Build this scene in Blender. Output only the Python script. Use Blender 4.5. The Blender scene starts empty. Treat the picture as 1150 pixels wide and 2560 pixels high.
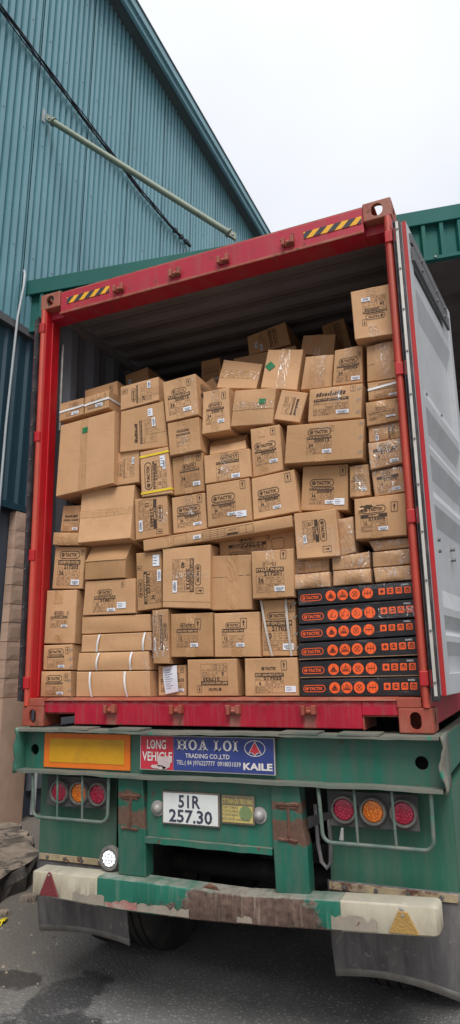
import bpy, bmesh, math, random
from mathutils import Matrix, Vector

random.seed(7)
scene = bpy.context.scene
COL = scene.collection

# ------------------------------------------------------------------ camera
# the container's rear frame stands on the plane y = 0, x = 0 .. 2.438, z = 0 .. 2.896
GROUND = -1.47
cam_data = bpy.data.cameras.new('camera')
cam = bpy.data.objects.new('camera', cam_data)
COL.objects.link(cam)
yaw, pitch, roll = 0.41147, 0.223368, -0.020169
f = Vector((-math.sin(yaw) * math.cos(pitch), math.cos(yaw) * math.cos(pitch), math.sin(pitch)))
r0 = Vector((math.cos(yaw), math.sin(yaw), 0.0))
u0 = r0.cross(f)
r = math.cos(roll) * r0 + math.sin(roll) * u0
u = -math.sin(roll) * r0 + math.cos(roll) * u0
m = Matrix((r, u, -f)).transposed().to_4x4()
m.translation = Vector((2.92551, -3.46344, 0.32433))
cam.matrix_world = m
cam_data.sensor_fit = 'VERTICAL'
cam_data.sensor_height = 24.0
cam_data.lens = 1710.72 / 2560.0 * 24.0
cam_data.clip_start = 0.05
cam_data.clip_end = 2000.0
scene.camera = cam

# ------------------------------------------------------------------ overcast sky, one soft sun
SUN_ELEV, SUN_ROT = math.radians(56), math.radians(152)
world = bpy.data.worlds.new('World')
scene.world = world
world.use_nodes = True
nt = world.node_tree
nt.nodes.clear()
w_out = nt.nodes.new('ShaderNodeOutputWorld')
w_bg = nt.nodes.new('ShaderNodeBackground')
w_bg.inputs['Strength'].default_value = 0.1
sky = nt.nodes.new('ShaderNodeTexSky')
sky.sky_type = 'NISHITA'
sky.sun_disc = False
sky.sun_elevation = SUN_ELEV
sky.sun_rotation = SUN_ROT
sky.air_density = 1.0
sky.dust_density = 3.0
hs = nt.nodes.new('ShaderNodeHueSaturation')
hs.inputs['Saturation'].default_value = 0.35
nt.links.new(sky.outputs[0], hs.inputs['Color'])
tc = nt.nodes.new('ShaderNodeTexCoord')
sx = nt.nodes.new('ShaderNodeSeparateXYZ')
nt.links.new(tc.outputs['Generated'], sx.inputs[0])
# cloud deck: the standard overcast sky, three times brighter overhead than at the horizon
ma = nt.nodes.new('ShaderNodeMath'); ma.operation = 'MULTIPLY_ADD'; ma.use_clamp = True
nt.links.new(sx.outputs['Z'], ma.inputs[0]); ma.inputs[1].default_value = 0.667; ma.inputs[2].default_value = 0.333
cn = nt.nodes.new('ShaderNodeTexNoise')
cn.inputs['Scale'].default_value = 2.2; cn.inputs['Detail'].default_value = 4.0
nt.links.new(tc.outputs['Generated'], cn.inputs['Vector'])
cm = nt.nodes.new('ShaderNodeMapRange')
cm.inputs['From Min'].default_value = 0.3; cm.inputs['From Max'].default_value = 0.7
cm.inputs['To Min'].default_value = 0.90; cm.inputs['To Max'].default_value = 1.06
nt.links.new(cn.outputs['Fac'], cm.inputs['Value'])
mm = nt.nodes.new('ShaderNodeMath'); mm.operation = 'MULTIPLY'
nt.links.new(ma.outputs[0], mm.inputs[0]); nt.links.new(cm.outputs[0], mm.inputs[1])
cl = nt.nodes.new('ShaderNodeMix'); cl.data_type = 'RGBA'; cl.blend_type = 'MULTIPLY'
cl.inputs['Factor'].default_value = 1.0
cl.inputs['A'].default_value = (6.55, 6.75, 7.2, 1.0)
nt.links.new(mm.outputs[0], cl.inputs['B'])
mx = nt.nodes.new('ShaderNodeMix'); mx.data_type = 'RGBA'
mx.inputs['Factor'].default_value = 0.9
nt.links.new(hs.outputs['Color'], mx.inputs['A'])
nt.links.new(cl.outputs['Result'], mx.inputs['B'])
nt.links.new(mx.outputs['Result'], w_bg.inputs['Color'])
nt.links.new(w_bg.outputs[0], w_out.inputs[0])

sun_data = bpy.data.lights.new('sun', 'SUN')
sun_data.energy = 1.5
sun_data.angle = math.radians(30)
sun_data.color = (1.0, 0.97, 0.93)
sun = bpy.data.objects.new('sun', sun_data)
COL.objects.link(sun)
sun.rotation_euler = (math.radians(90) - SUN_ELEV, 0.0, math.radians(28))
sun.location = (4, -8, 12)

scene.view_settings.view_transform = 'Standard'
scene.view_settings.look = 'None'
scene.view_settings.gamma = 1.0
scene.view_settings.exposure = 0.95
scene.view_settings.use_curve_mapping = False

# ------------------------------------------------------------------ helpers: objects
def link(o, parent=None, origin=None):
    COL.objects.link(o)
    if parent is not None:
        o.parent = parent
        loc = parent.get('_o')
        if loc is not None:
            o.matrix_parent_inverse = Matrix.Translation(-Vector(loc))
    return o

def tag(o, label, cat, group=None, kind=None):
    if label: o['label'] = label
    if cat: o['category'] = cat
    if group: o['group'] = group
    if kind: o['kind'] = kind
    return o

ROOTS = []
def thing(name, loc, label, cat, group=None):
    e = bpy.data.objects.new(name, None)
    e.empty_display_size = 0.1
    e.location = loc
    e['_o'] = list(loc)
    ROOTS.append(e)
    COL.objects.link(e)
    return tag(e, label, cat, group)

class MB:
    """collects shapes, builds them as one mesh object"""
    def __init__(s):
        s.v = []; s.f = []
    def add(s, vs, fs):
        k = len(s.v); s.v += [tuple(p) for p in vs]
        s.f += [tuple(i + k for i in q) for q in fs]
        return s
    def box(s, x0, y0, z0, x1, y1, z1):
        vs = [(x, y, z) for z in (z0, z1) for y in (y0, y1) for x in (x0, x1)]
        return s.add(vs, [(0, 2, 3, 1), (4, 5, 7, 6), (0, 1, 5, 4), (2, 6, 7, 3), (0, 4, 6, 2), (1, 3, 7, 5)])
    def obox(s, o, ex, ey, ez):
        o, ex, ey, ez = map(Vector, (o, ex, ey, ez))
        vs = [o + a * ex + b * ey + c * ez for c in (0, 1) for b in (0, 1) for a in (0, 1)]
        return s.add(vs, [(0, 2, 3, 1), (4, 5, 7, 6), (0, 1, 5, 4), (2, 6, 7, 3), (0, 4, 6, 2), (1, 3, 7, 5)])
    def cyl(s, p0, p1, r0, r1=None, n=16, caps=True):
        p0, p1 = Vector(p0), Vector(p1); r1 = r0 if r1 is None else r1
        d = (p1 - p0).normalized(); a = d.orthogonal().normalized(); b = d.cross(a)
        vs = []
        for p, rr in ((p0, r0), (p1, r1)):
            vs += [p + rr * (math.cos(t) * a + math.sin(t) * b) for t in (2 * math.pi * i / n for i in range(n))]
        fs = [(i, (i + 1) % n, n + (i + 1) % n, n + i) for i in range(n)]
        if caps: fs += [tuple(range(n - 1, -1, -1)), tuple(range(n, 2 * n))]
        return s.add(vs, fs)
    def tube(s, pts, rad, n=8):
        pts = [Vector(p) for p in pts]; rings = []
        up = None
        for i, p in enumerate(pts):
            d = (pts[min(i + 1, len(pts) - 1)] - pts[max(i - 1, 0)]).normalized()
            if up is None: up = d.orthogonal().normalized()
            a = (up - up.dot(d) * d).normalized(); up = a; b = d.cross(a)
            rings.append([p + rad * (math.cos(t) * a + math.sin(t) * b) for t in (2 * math.pi * k / n for k in range(n))])
        vs = [q for rg in rings for q in rg]; fs = []
        for i in range(len(pts) - 1):
            for k in range(n):
                fs.append((i * n + k, i * n + (k + 1) % n, (i + 1) * n + (k + 1) % n, (i + 1) * n + k))
        fs += [tuple(range(n - 1, -1, -1)), tuple(range((len(pts) - 1) * n, len(pts) * n))]
        return s.add(vs, fs)
    def lathe(s, c, axis, prof, n=32):
        """prof: (distance along axis, radius)"""
        c, d = Vector(c), Vector(axis).normalized(); a = d.orthogonal().normalized(); b = d.cross(a)
        vs = []; fs = []
        for h, rr in prof:
            vs += [c + h * d + rr * (math.cos(t) * a + math.sin(t) * b) for t in (2 * math.pi * i / n for i in range(n))]
        for j in range(len(prof) - 1):
            for i in range(n):
                fs.append((j * n + i, j * n + (i + 1) % n, (j + 1) * n + (i + 1) % n, (j + 1) * n + i))
        return s.add(vs, fs)
    def prism(s, pts, off):
        """flat polygon pts extruded by off"""
        n = len(pts); off = Vector(off)
        vs = [Vector(p) for p in pts] + [Vector(p) + off for p in pts]
        fs = [tuple(range(n - 1, -1, -1)), tuple(range(n, 2 * n))] + [(i, (i + 1) % n, n + (i + 1) % n, n + i) for i in range(n)]
        return s.add(vs, fs)
    def strip(s, prof, off):
        """open polyline prof swept by off"""
        n = len(prof); off = Vector(off)
        return s.add([Vector(p) for p in prof] + [Vector(p) + off for p in prof], [(i, i + 1, n + i + 1, n + i) for i in range(n - 1)])
    def mesh(s, name, mat, smooth=False, off=None):
        me = bpy.data.meshes.new(name)
        vs = s.v if off is None else [(a - off[0], b - off[1], c - off[2]) for a, b, c in s.v]
        me.from_pydata(vs, [], s.f)
        me.materials.append(mat)
        if smooth:
            me.polygons.foreach_set('use_smooth', [True] * len(me.polygons))
            me.set_sharp_from_angle(angle=math.radians(38))
        me.update()
        return me
    def build(s, name, mat, parent=None, smooth=False, bevel=0, off=None):
        o = bpy.data.objects.new(name, s.mesh(name, mat, smooth, off))
        link(o, parent)
        if bevel:
            b = o.modifiers.new('bevel', 'BEVEL'); b.width = bevel; b.segments = 2; b.limit_method = 'ANGLE'
        return o

def stadium(w, h, n=8):
    """outline of a rounded slot, centred, counter-clockwise from angle 0"""
    pts = []
    if h >= w:
        rr = w / 2; c = h / 2 - rr
        for i in range(n + 1):
            t = math.pi * i / n; pts.append((rr * math.cos(t), c + rr * math.sin(t)))
        for i in range(n + 1):
            t = math.pi + math.pi * i / n; pts.append((rr * math.cos(t), -c + rr * math.sin(t)))
    else:
        pts = [(y, -x) for x, y in stadium(h, w, n)]
    return pts

def plate_hole(mb, o, eu, ev, w, h, hole, th, inner_n):
    """rectangular plate with a slot through it. o: lower corner, eu/ev unit axes, inner_n: unit normal pointing inside"""
    o, eu, ev, nn = Vector(o), Vector(eu), Vector(ev), Vector(inner_n)
    hp = hole; N = len(hp)
    outer = []
    for (a, b) in hp:
        k = min((w / 2) / abs(a) if abs(a) > 1e-9 else 1e9, (h / 2) / abs(b) if abs(b) > 1e-9 else 1e9)
        outer.append((a * k, b * k))
    # make sure the corners are present
    def corner(t): return (math.copysign(w / 2, t[0]), math.copysign(h / 2, t[1]))
    vs = []; fs = []
    P = lambda a, b, d: o + (a + w / 2) * eu + (b + h / 2) * ev + d * nn
    for a, b in outer: vs.append(P(a, b, 0))
    for a, b in hp: vs.append(P(a, b, 0))
    for a, b in hp: vs.append(P(a, b, th))
    for i in range(N):
        j = (i + 1) % N
        p, q = outer[i], outer[j]
        on_x = lambda t: abs(abs(t[0]) - w / 2) < 1e-6
        if on_x(p) != on_x(q):
            cx = p[0] if on_x(p) else q[0]; cy = q[1] if on_x(p) else p[1]
            vs.append(P(cx, cy, 0)); k = len(vs) - 1
            fs.append((i, k, j, N + j, N + i))
        else:
            fs.append((i, j, N + j, N + i))
        fs.append((N + i, N + j, 2 * N + j, 2 * N + i))
    mb.add(vs, fs)

# ------------------------------------------------------------------ helpers: materials
def new_mat(name):
    mt = bpy.data.materials.new(name); mt.use_nodes = True
    return mt, mt.node_tree, mt.node_tree.nodes['Principled BSDF']

def N(t, typ, **kw):
    n = t.nodes.new(typ)
    for k, v in kw.items(): setattr(n, k, v)
    return n

def noise(t, vec, scale, detail=4.0, rough=0.55, dist=0.0):
    n = N(t, 'ShaderNodeTexNoise')
    n.inputs['Scale'].default_value = scale; n.inputs['Detail'].default_value = detail
    n.inputs['Roughness'].default_value = rough; n.inputs['Distortion'].default_value = dist
    t.links.new(vec, n.inputs['Vector'])
    return n.outputs['Fac']

def maprange(t, val, a, b, c=0.0, d=1.0):
    n = N(t, 'ShaderNodeMapRange')
    n.inputs['From Min'].default_value = a; n.inputs['From Max'].default_value = b
    n.inputs['To Min'].default_value = c; n.inputs['To Max'].default_value = d
    t.links.new(val, n.inputs['Value'])
    return n.outputs[0]

def mathn(t, op, a, b=None, clamp=False):
    n = N(t, 'ShaderNodeMath', operation=op); n.use_clamp = clamp
    for i, x in enumerate((a, b)):
        if x is None: continue
        if isinstance(x, (int, float)): n.inputs[i].default_value = x
        else: t.links.new(x, n.inputs[i])
    return n.outputs[0]

def mixc(t, fac, a, b, mode='MIX'):
    n = N(t, 'ShaderNodeMix', data_type='RGBA', blend_type=mode)
    for key, x in (('Factor', fac), ('A', a), ('B', b)):
        if isinstance(x, (int, float)): n.inputs[key].default_value = x
        elif isinstance(x, tuple): n.inputs[key].default_value = x if len(x) == 4 else (*x, 1.0)
        else: t.links.new(x, n.inputs[key])
    return n.outputs['Result']

def coords(t, scale=(1, 1, 1), rnd=False):
    c = N(t, 'ShaderNodeTexCoord'); mp = N(t, 'ShaderNodeMapping')
    mp.inputs['Scale'].default_value = scale
    t.links.new(c.outputs['Object'], mp.inputs['Vector'])
    if rnd:
        oi = N(t, 'ShaderNodeObjectInfo'); cb = N(t, 'ShaderNodeCombineXYZ')
        mul = mathn(t, 'MULTIPLY', oi.outputs['Random'], 37.0)
        t.links.new(mul, cb.inputs[0]); t.links.new(mul, cb.inputs[2])
        t.links.new(cb.outputs[0], mp.inputs['Location'])
    return mp.outputs['Vector']

def bump(t, bs, h, strength=0.3, dist=0.01):
    n = N(t, 'ShaderNodeBump'); n.inputs['Strength'].default_value = strength; n.inputs['Distance'].default_value = dist
    t.links.new(h, n.inputs['Height']); t.links.new(n.outputs[0], bs.inputs['Normal'])
    return n

def pmat(name, c, rough=0.6, var=0.15, scale=6.0, dirt=None, dirt_at=(0.5, 0.7), dirt_scale=4.0, stretch=(1, 1, 1),
         rust=None, rust_at=(0.62, 0.66), rust_scale=7.0, bstr=0.15, bscale=60.0, metal=0.0, spec=0.5, rnd=False, dust=None):
    """painted or plain surface: colour varied by noise, dirt film, flaked rust, fine relief"""
    mt, t, bs = new_mat(name)
    v = coords(t, (1, 1, 1), rnd); vs = coords(t, stretch, rnd)
    n1 = noise(t, v, scale, 5)
    lo = tuple(max(0, x * (1 - var)) for x in c); hi = tuple(min(1, x * (1 + var)) for x in c)
    col = mixc(t, maprange(t, n1, 0.3, 0.7), lo, hi)
    rgh = rough
    if dirt:
        nd = noise(t, vs, dirt_scale, 7, 0.65)
        fd = maprange(t, nd, *dirt_at)
        col = mixc(t, fd, col, dirt)
    if rust:
        nr = noise(t, v, rust_scale, 8, 0.6, 0.3)
        fr = maprange(t, nr, *rust_at)
        n3 = noise(t, v, rust_scale * 6, 5)
        rc = mixc(t, n3, tuple(x * 0.55 for x in rust), tuple(min(1, x * 1.4) for x in rust))
        col = mixc(t, fr, col, rc)
        rg = maprange(t, fr, 0, 1, rough, 0.9)
        t.links.new(rg, bs.inputs['Roughness'])
    else:
        bs.inputs['Roughness'].default_value = rough
    if dust:
        gm = N(t, 'ShaderNodeNewGeometry'); sn = N(t, 'ShaderNodeSeparateXYZ'); t.links.new(gm.outputs['Normal'], sn.inputs[0])
        up = maprange(t, sn.outputs['Z'], 0.35, 0.8)
        nd2 = noise(t, v, 13, 6, 0.65)
        col = mixc(t, mathn(t, 'MULTIPLY', up, maprange(t, nd2, 0.3, 0.6, 0.25, 0.95)), col, dust)
    t.links.new(col, bs.inputs['Base Color'])
    bs.inputs['Metallic'].default_value = metal
    bs.inputs['Specular IOR Level'].default_value = spec
    if bstr:
        nb = noise(t, v, bscale, 4)
        bump(t, bs, nb, bstr, 0.004)
    return mt

# ------------------------------------------------------------------ lettering (outline font turned into flat meshes)
TXT = {}
def T(s, bold=0.0):
    key = (s, bold)
    if key in TXT: return TXT[key]
    cu = bpy.data.curves.new('lettering', 'FONT')
    cu.body = s; cu.resolution_u = 2; cu.offset = bold
    o = bpy.data.objects.new('lettering', cu); COL.objects.link(o)
    dg = bpy.context.evaluated_depsgraph_get()
    me = bpy.data.meshes.new_from_object(o.evaluated_get(dg))
    vs = [(p.co.x, p.co.y) for p in me.vertices]; fs = [tuple(q.vertices) for q in me.polygons]
    bpy.data.objects.remove(o); bpy.data.curves.remove(cu); bpy.data.meshes.remove(me)
    if vs:
        x0 = min(p[0] for p in vs); x1 = max(p[0] for p in vs)
        k = 1.0 / 0.70
        vs = [((a - x0) * k, b * k) for a, b in vs]; wd = (x1 - x0) * k
    else: wd = 0.0
    TXT[key] = (vs, fs, wd)
    return TXT[key]

# ------------------------------------------------------------------ materials
RUST = (0.16, 0.06, 0.03)
DUST = (0.30, 0.27, 0.23)
M = {}
def kraft(name, c):
    mt, t, bs = new_mat(name)
    v = coords(t, (1, 1, 1), True); oi = N(t, 'ShaderNodeObjectInfo')
    flute = coords(t, (1, 1, 0.06), True)
    base = mixc(t, oi.outputs['Random'], tuple(x * k for x, k in zip(c, (0.80, 0.77, 0.72))), tuple(min(1, x * k) for x, k in zip(c, (1.13, 1.15, 1.20))))
    n1 = noise(t, v, 5, 5)
    base = mixc(t, maprange(t, n1, 0.35, 0.7), base, mixc(t, 1.0, base, (0.90, 0.88, 0.85), 'MULTIPLY'))
    n2 = noise(t, flute, 150, 2)
    base = mixc(t, maprange(t, n2, 0.35, 0.75, 0, 0.4), base, mixc(t, 1.0, base, (0.86, 0.83, 0.8), 'MULTIPLY'))
    n3 = noise(t, v, 16, 8, 0.7)
    base = mixc(t, maprange(t, n3, 0.63, 0.80, 0, 0.35), base, (0.56, 0.41, 0.27))
    n4 = noise(t, v, 3.1, 3)
    base = mixc(t, maprange(t, n4, 0.62, 0.74, 0, 0.25), base, mixc(t, 1.0, base, (0.74, 0.67, 0.60), 'MULTIPLY'))
    t.links.new(base, bs.inputs['Base Color'])
    bs.inputs['Roughness'].default_value = 0.72
    bs.inputs['Specular IOR Level'].default_value = 0.3
    nb = noise(t, v, 9, 6, 0.5, 1.2); hb = mathn(t, 'ADD', mathn(t, 'MULTIPLY', n2, 0.06), nb)
    bump(t, bs, hb, 0.30, 0.010)
    return mt
M['kraft'] = kraft('kraft_board', (0.520, 0.304, 0.156))
M['ink'] = pmat('printing_ink', (0.050, 0.027, 0.016), 0.75, 0.3, 40, bstr=0)
M['ink_faded'] = pmat('worn_printing_ink', (0.215, 0.120, 0.064), 0.75, 0.35, 40, bstr=0)
M['ink_knockout'] = pmat('unprinted_board', (0.56, 0.33, 0.165), 0.75, 0.15, 40, bstr=0)
M['label_white'] = pmat('white_label_paper', (0.74, 0.76, 0.82), 0.5, 0.06, 20, bstr=0)
M['label_grey'] = pmat('barcode_ink', (0.10, 0.10, 0.12), 0.6, 0.1, 20, bstr=0)
M['green_sticker'] = pmat('green_sticker', (0.004, 0.16, 0.05), 0.4, 0.1, 10, bstr=0)
M['strap_white'] = pmat('white_strapping', (0.72, 0.71, 0.70), 0.35, 0.08, 20, bstr=0.05)
M['strap_yellow'] = pmat('yellow_strapping', (0.78, 0.56, 0.02), 0.35, 0.08, 20, bstr=0.05)
M['strap_grey'] = pmat('clear_strapping', (0.50, 0.45, 0.40), 0.35, 0.1, 20, bstr=0.05)
M['seam'] = pmat('flap_gap', (0.05, 0.028, 0.014), 0.9, 0.2, 20, bstr=0)
M['flap_edge'] = pmat('torn_board_edge', (0.45, 0.30, 0.17), 0.85, 0.2, 30, bstr=0.3)

def tape_mat():
    mt, t, bs = new_mat('packing_tape')
    v = coords(t, (1, 1, 1), True)
    n1 = noise(t, v, 14, 4, 0.6, 0.6)
    col = mixc(t, maprange(t, n1, 0.3, 0.7), (0.42, 0.222, 0.092), (0.50, 0.285, 0.135))
    t.links.new(col, bs.inputs['Base Color'])
    bs.inputs['Roughness'].default_value = 0.32
    bs.inputs['Coat Weight'].default_value = 0.35
    bs.inputs['Coat Roughness'].default_value = 0.12
    wv = coords(t, (1, 1, 0.35), True)
    nb = noise(t, wv, 13, 3, 0.5, 2.5)
    b = bump(t, bs, nb, 0.5, 0.014)
    t.links.new(b.outputs[0], bs.inputs['Coat Normal'])
    return mt
M['tape'] = tape_mat()

def wrap_mat(name='plastic_film', haze=0.10, sc=(1.6, 1, 0.8)):
    mt, t, bs = new_mat(name)
    t.nodes.remove(bs); out = t.nodes['Material Output']
    v = coords(t, sc, True)
    nb = noise(t, v, 9, 4, 0.55, 2.0)
    bn = N(t, 'ShaderNodeBump'); bn.inputs['Strength'].default_value = 0.9; bn.inputs['Distance'].default_value = 0.03
    t.links.new(nb, bn.inputs['Height'])
    gl = N(t, 'ShaderNodeBsdfGlossy'); gl.inputs['Roughness'].default_value = 0.16
    t.links.new(bn.outputs[0], gl.inputs['Normal'])
    df = N(t, 'ShaderNodeBsdfDiffuse'); df.inputs['Color'].default_value = (0.80, 0.78, 0.76, 1)
    t.links.new(bn.outputs[0], df.inputs['Normal'])
    body = N(t, 'ShaderNodeMixShader'); body.inputs[0].default_value = 0.55
    t.links.new(gl.outputs[0], body.inputs[1]); t.links.new(df.outputs[0], body.inputs[2])
    tr = N(t, 'ShaderNodeBsdfTransparent'); tr.inputs['Color'].default_value = (0.985, 0.98, 0.975, 1)
    # thin stretch creases in the film
    n2 = noise(t, v, 6.5, 3, 0.5, 2.2)
    ridge = maprange(t, mathn(t, 'ABSOLUTE', mathn(t, 'SUBTRACT', n2, 0.5)), 0.0, 0.035, 1.0, 0.0)
    gate = maprange(t, noise(t, v, 11, 2), 0.45, 0.62)
    fac = mathn(t, 'ADD', 0.045, mathn(t, 'MULTIPLY', mathn(t, 'MULTIPLY', ridge, gate), haze * 5.5), True)
    ms = N(t, 'ShaderNodeMixShader')
    t.links.new(fac, ms.inputs[0]); t.links.new(tr.outputs[0], ms.inputs[1]); t.links.new(body.outputs[0], ms.inputs[2])
    t.links.new(ms.outputs[0], out.inputs[0])
    return mt
M['film'] = wrap_mat()

M['black_board'] = pmat('black_coated_board', (0.016, 0.014, 0.017), 0.33, 0.4, 9, dirt=(0.16, 0.145, 0.14), dirt_at=(0.56, 0.80), dirt_scale=9, stretch=(0.5, 1, 4), rust=(0.26, 0.22, 0.20), rust_at=(0.70, 0.72), rust_scale=26, bstr=0.25, bscale=18, rnd=True)
M['board_edge'] = pmat('raw_board_edge', (0.33, 0.19, 0.11), 0.8, 0.2, 20, bstr=0.1)
M['orange_print'] = pmat('orange_print', (0.85, 0.115, 0.022), 0.4, 0.06, 14, bstr=0)
M['white_print'] = pmat('white_print', (0.7, 0.7, 0.7), 0.5, 0.05, 14, bstr=0)
M['black_print'] = pmat('black_print', (0.03, 0.012, 0.01), 0.5, 0.05, 14, bstr=0)

# container paint
M['red'] = pmat('red_container_paint', (0.38, 0.008, 0.030), 0.52, 0.14, 3, dirt=(0.30, 0.065, 0.055), dirt_at=(0.46, 0.85), dirt_scale=4, stretch=(4, 1, 0.35), rust=(0.14, 0.045, 0.03), rust_at=(0.63, 0.67), rust_scale=15, dust=(0.30, 0.14, 0.11), bstr=0.12, bscale=40)
M['red_post'] = pmat('red_post_paint', (0.47, 0.008, 0.016), 0.42, 0.12, 3, dirt=(0.26, 0.05, 0.03), dirt_at=(0.45, 0.8), dirt_scale=2.5, stretch=(2, 2, 0.35), rust=(0.15, 0.045, 0.03), rust_at=(0.71, 0.74), rust_scale=12, bstr=0.1, bscale=30)
M['red_edge'] = pmat('orange_red_post_edge', (0.50, 0.060, 0.038), 0.45, 0.15, 4, dirt=(0.30, 0.085, 0.05), dirt_at=(0.45, 0.8), dirt_scale=5, stretch=(1, 1, 0.3), rust=(0.15, 0.05, 0.03), rust_at=(0.70, 0.74), rust_scale=14, bstr=0.15, bscale=40)
M['red_old'] = pmat('weathered_red_steel', (0.30, 0.06, 0.035), 0.6, 0.2, 4, dirt=(0.32, 0.16, 0.11), dirt_at=(0.45, 0.8), dirt_scale=6, stretch=(1, 1, 0.5), rust=(0.17, 0.065, 0.035), rust_at=(0.58, 0.66), rust_scale=14, bstr=0.35, bscale=50)
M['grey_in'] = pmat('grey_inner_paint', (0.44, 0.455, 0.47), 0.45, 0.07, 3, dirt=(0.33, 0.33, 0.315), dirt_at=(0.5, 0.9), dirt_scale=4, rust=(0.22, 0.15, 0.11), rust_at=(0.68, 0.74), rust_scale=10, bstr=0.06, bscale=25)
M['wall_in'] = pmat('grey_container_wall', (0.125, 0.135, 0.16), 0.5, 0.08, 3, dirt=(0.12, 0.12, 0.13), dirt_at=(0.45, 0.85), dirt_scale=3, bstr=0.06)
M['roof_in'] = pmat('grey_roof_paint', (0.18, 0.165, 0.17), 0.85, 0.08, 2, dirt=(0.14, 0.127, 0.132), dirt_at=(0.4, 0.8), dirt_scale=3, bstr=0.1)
M['gasket'] = pmat('rubber_gasket', (0.025, 0.023, 0.026), 0.5, 0.3, 12, dirt=(0.10, 0.085, 0.085), dirt_at=(0.5, 0.8), dirt_scale=12, bstr=0.1)
M['alu'] = pmat('aluminium_strip', (0.62, 0.59, 0.54), 0.42, 0.12, 8, dirt=(0.40, 0.36, 0.30), dirt_at=(0.5, 0.8), dirt_scale=14, stretch=(1, 1, 0.2), metal=0.35, bstr=0.1)
M['bolt'] = pmat('bolt_steel', (0.20, 0.19, 0.19), 0.45, 0.2, 30, metal=0.6, bstr=0.1)
M['dark_grey'] = pmat('dark_grey_paint', (0.10, 0.10, 0.105), 0.6, 0.15, 6, dirt=(0.19, 0.18, 0.17), dirt_at=(0.55, 0.85), dirt_scale=6, bstr=0.1)
M['plywood'] = pmat('plywood_floor', (0.22, 0.13, 0.075), 0.7, 0.25, 5, stretch=(6, 1, 1), bstr=0.2)
M['haz_yellow'] = pmat('yellow_film', (0.80, 0.40, 0.015), 0.4, 0.08, 12, bstr=0)
M['haz_black'] = pmat('black_film', (0.03, 0.03, 0.04), 0.4, 0.2, 12, bstr=0)

def sill_mat():
    mt, t, bs = new_mat('scuffed_red_sill_paint')
    v = coords(t); sp = N(t, 'ShaderNodeSeparateXYZ'); t.links.new(v, sp.inputs[0])
    x, z_ = sp.outputs['X'], sp.outputs['Z']
    n1 = noise(t, v, 4, 5); n2 = noise(t, coords(t, (6, 1, 0.5)), 7, 7, 0.65); n3 = noise(t, v, 40, 6, 0.6)
    base = mixc(t, maprange(t, n1, 0.3, 0.7), (0.30, 0.006, 0.022), (0.42, 0.011, 0.034))
    base = mixc(t, maprange(t, n2, 0.48, 0.8, 0, 0.75), base, (0.28, 0.075, 0.065))
    # rusty water runs below each cam keeper
    run = None
    for xk in (0.641, 1.073, 1.414, 1.83):
        d = mathn(t, 'ABSOLUTE', mathn(t, 'SUBTRACT', x, xk))
        m_ = maprange(t, mathn(t, 'ADD', d, mathn(t, 'MULTIPLY', mathn(t, 'SUBTRACT', n2, 0.5), 0.05)), 0.040, 0.022)
        run = m_ if run is None else mathn(t, 'MAXIMUM', run, m_)
    run = mathn(t, 'MULTIPLY', run, maprange(t, z_, 0.10, 0.085))
    base = mixc(t, mathn(t, 'MULTIPLY', run, maprange(t, n3, 0.3, 0.65, 0.35, 0.85)), base, (0.27, 0.15, 0.11))
    # boot and fork scuffs along the upper edge, chips to bare rust
    top_ = mathn(t, 'MULTIPLY', maprange(t, z_, 0.118, 0.15), maprange(t, noise(t, coords(t, (2, 1, 6)), 9, 6, 0.65), 0.42, 0.6))
    base = mixc(t, mathn(t, 'MULTIPLY', top_, 0.8), base, (0.34, 0.16, 0.13))
    chip = maprange(t, noise(t, v, 17, 9, 0.65), 0.635, 0.66)
    base = mixc(t, chip, base, mixc(t, n3, (0.07, 0.03, 0.02), (0.2, 0.09, 0.055)))
    t.links.new(base, bs.inputs['Base Color'])
    t.links.new(maprange(t, chip, 0, 1, 0.55, 0.9), bs.inputs['Roughness'])
    bs.inputs['Specular IOR Level'].default_value = 0.3
    bump(t, bs, mathn(t, 'SUBTRACT', mathn(t, 'MULTIPLY', n3, 0.3), chip), 0.35, 0.004)
    return mt
M['red_sill'] = sill_mat()

# trailer paint
GREEN = (0.012, 0.130, 0.085)
GDIRT = (0.082, 0.108, 0.086)
M['green'] = pmat('green_trailer_paint', GREEN, 0.42, 0.18, 3.2, dirt=GDIRT, dirt_at=(0.40, 0.75), dirt_scale=4.5, stretch=(3, 1, 0.35), rust=(0.11, 0.058, 0.04), rust_at=(0.645, 0.68), rust_scale=12, dust=(0.20, 0.19, 0.155), bstr=0.12, bscale=45)
M['green_dusty'] = pmat('dusty_green_steel', (0.095, 0.125, 0.10), 0.75, 0.25, 5, dirt=(0.19, 0.17, 0.14), dirt_at=(0.35, 0.7), dirt_scale=5, stretch=(0.5, 1, 1), rust=(0.03, 0.20, 0.13), rust_at=(0.64, 0.68), rust_scale=9, bstr=0.4, bscale=40)
M['green_panel'] = pmat('green_mudguard_paint', (0.014, 0.112, 0.068), 0.5, 0.15, 2.5, dirt=(0.10, 0.135, 0.105), dirt_at=(0.40, 0.8), dirt_scale=3, stretch=(3, 1, 0.3), bstr=0.1, bscale=40)
M['rust'] = pmat('brown_rust', (0.105, 0.045, 0.028), 0.85, 0.45, 14, dirt=(0.20, 0.11, 0.075), dirt_at=(0.5, 0.75), dirt_scale=20, bstr=0.6, bscale=60)
M['black_steel'] = pmat('dark_underbody_steel', (0.022, 0.021, 0.022), 0.75, 0.3, 6, dirt=(0.07, 0.06, 0.05), dirt_at=(0.5, 0.8), dirt_scale=6, bstr=0.2)
M['lamp_plate'] = pmat('grey_lamp_plate', (0.060, 0.058, 0.060), 0.7, 0.2, 8, dirt=(0.16, 0.145, 0.13), dirt_at=(0.5, 0.8), dirt_scale=8, bstr=0.2)
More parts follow.
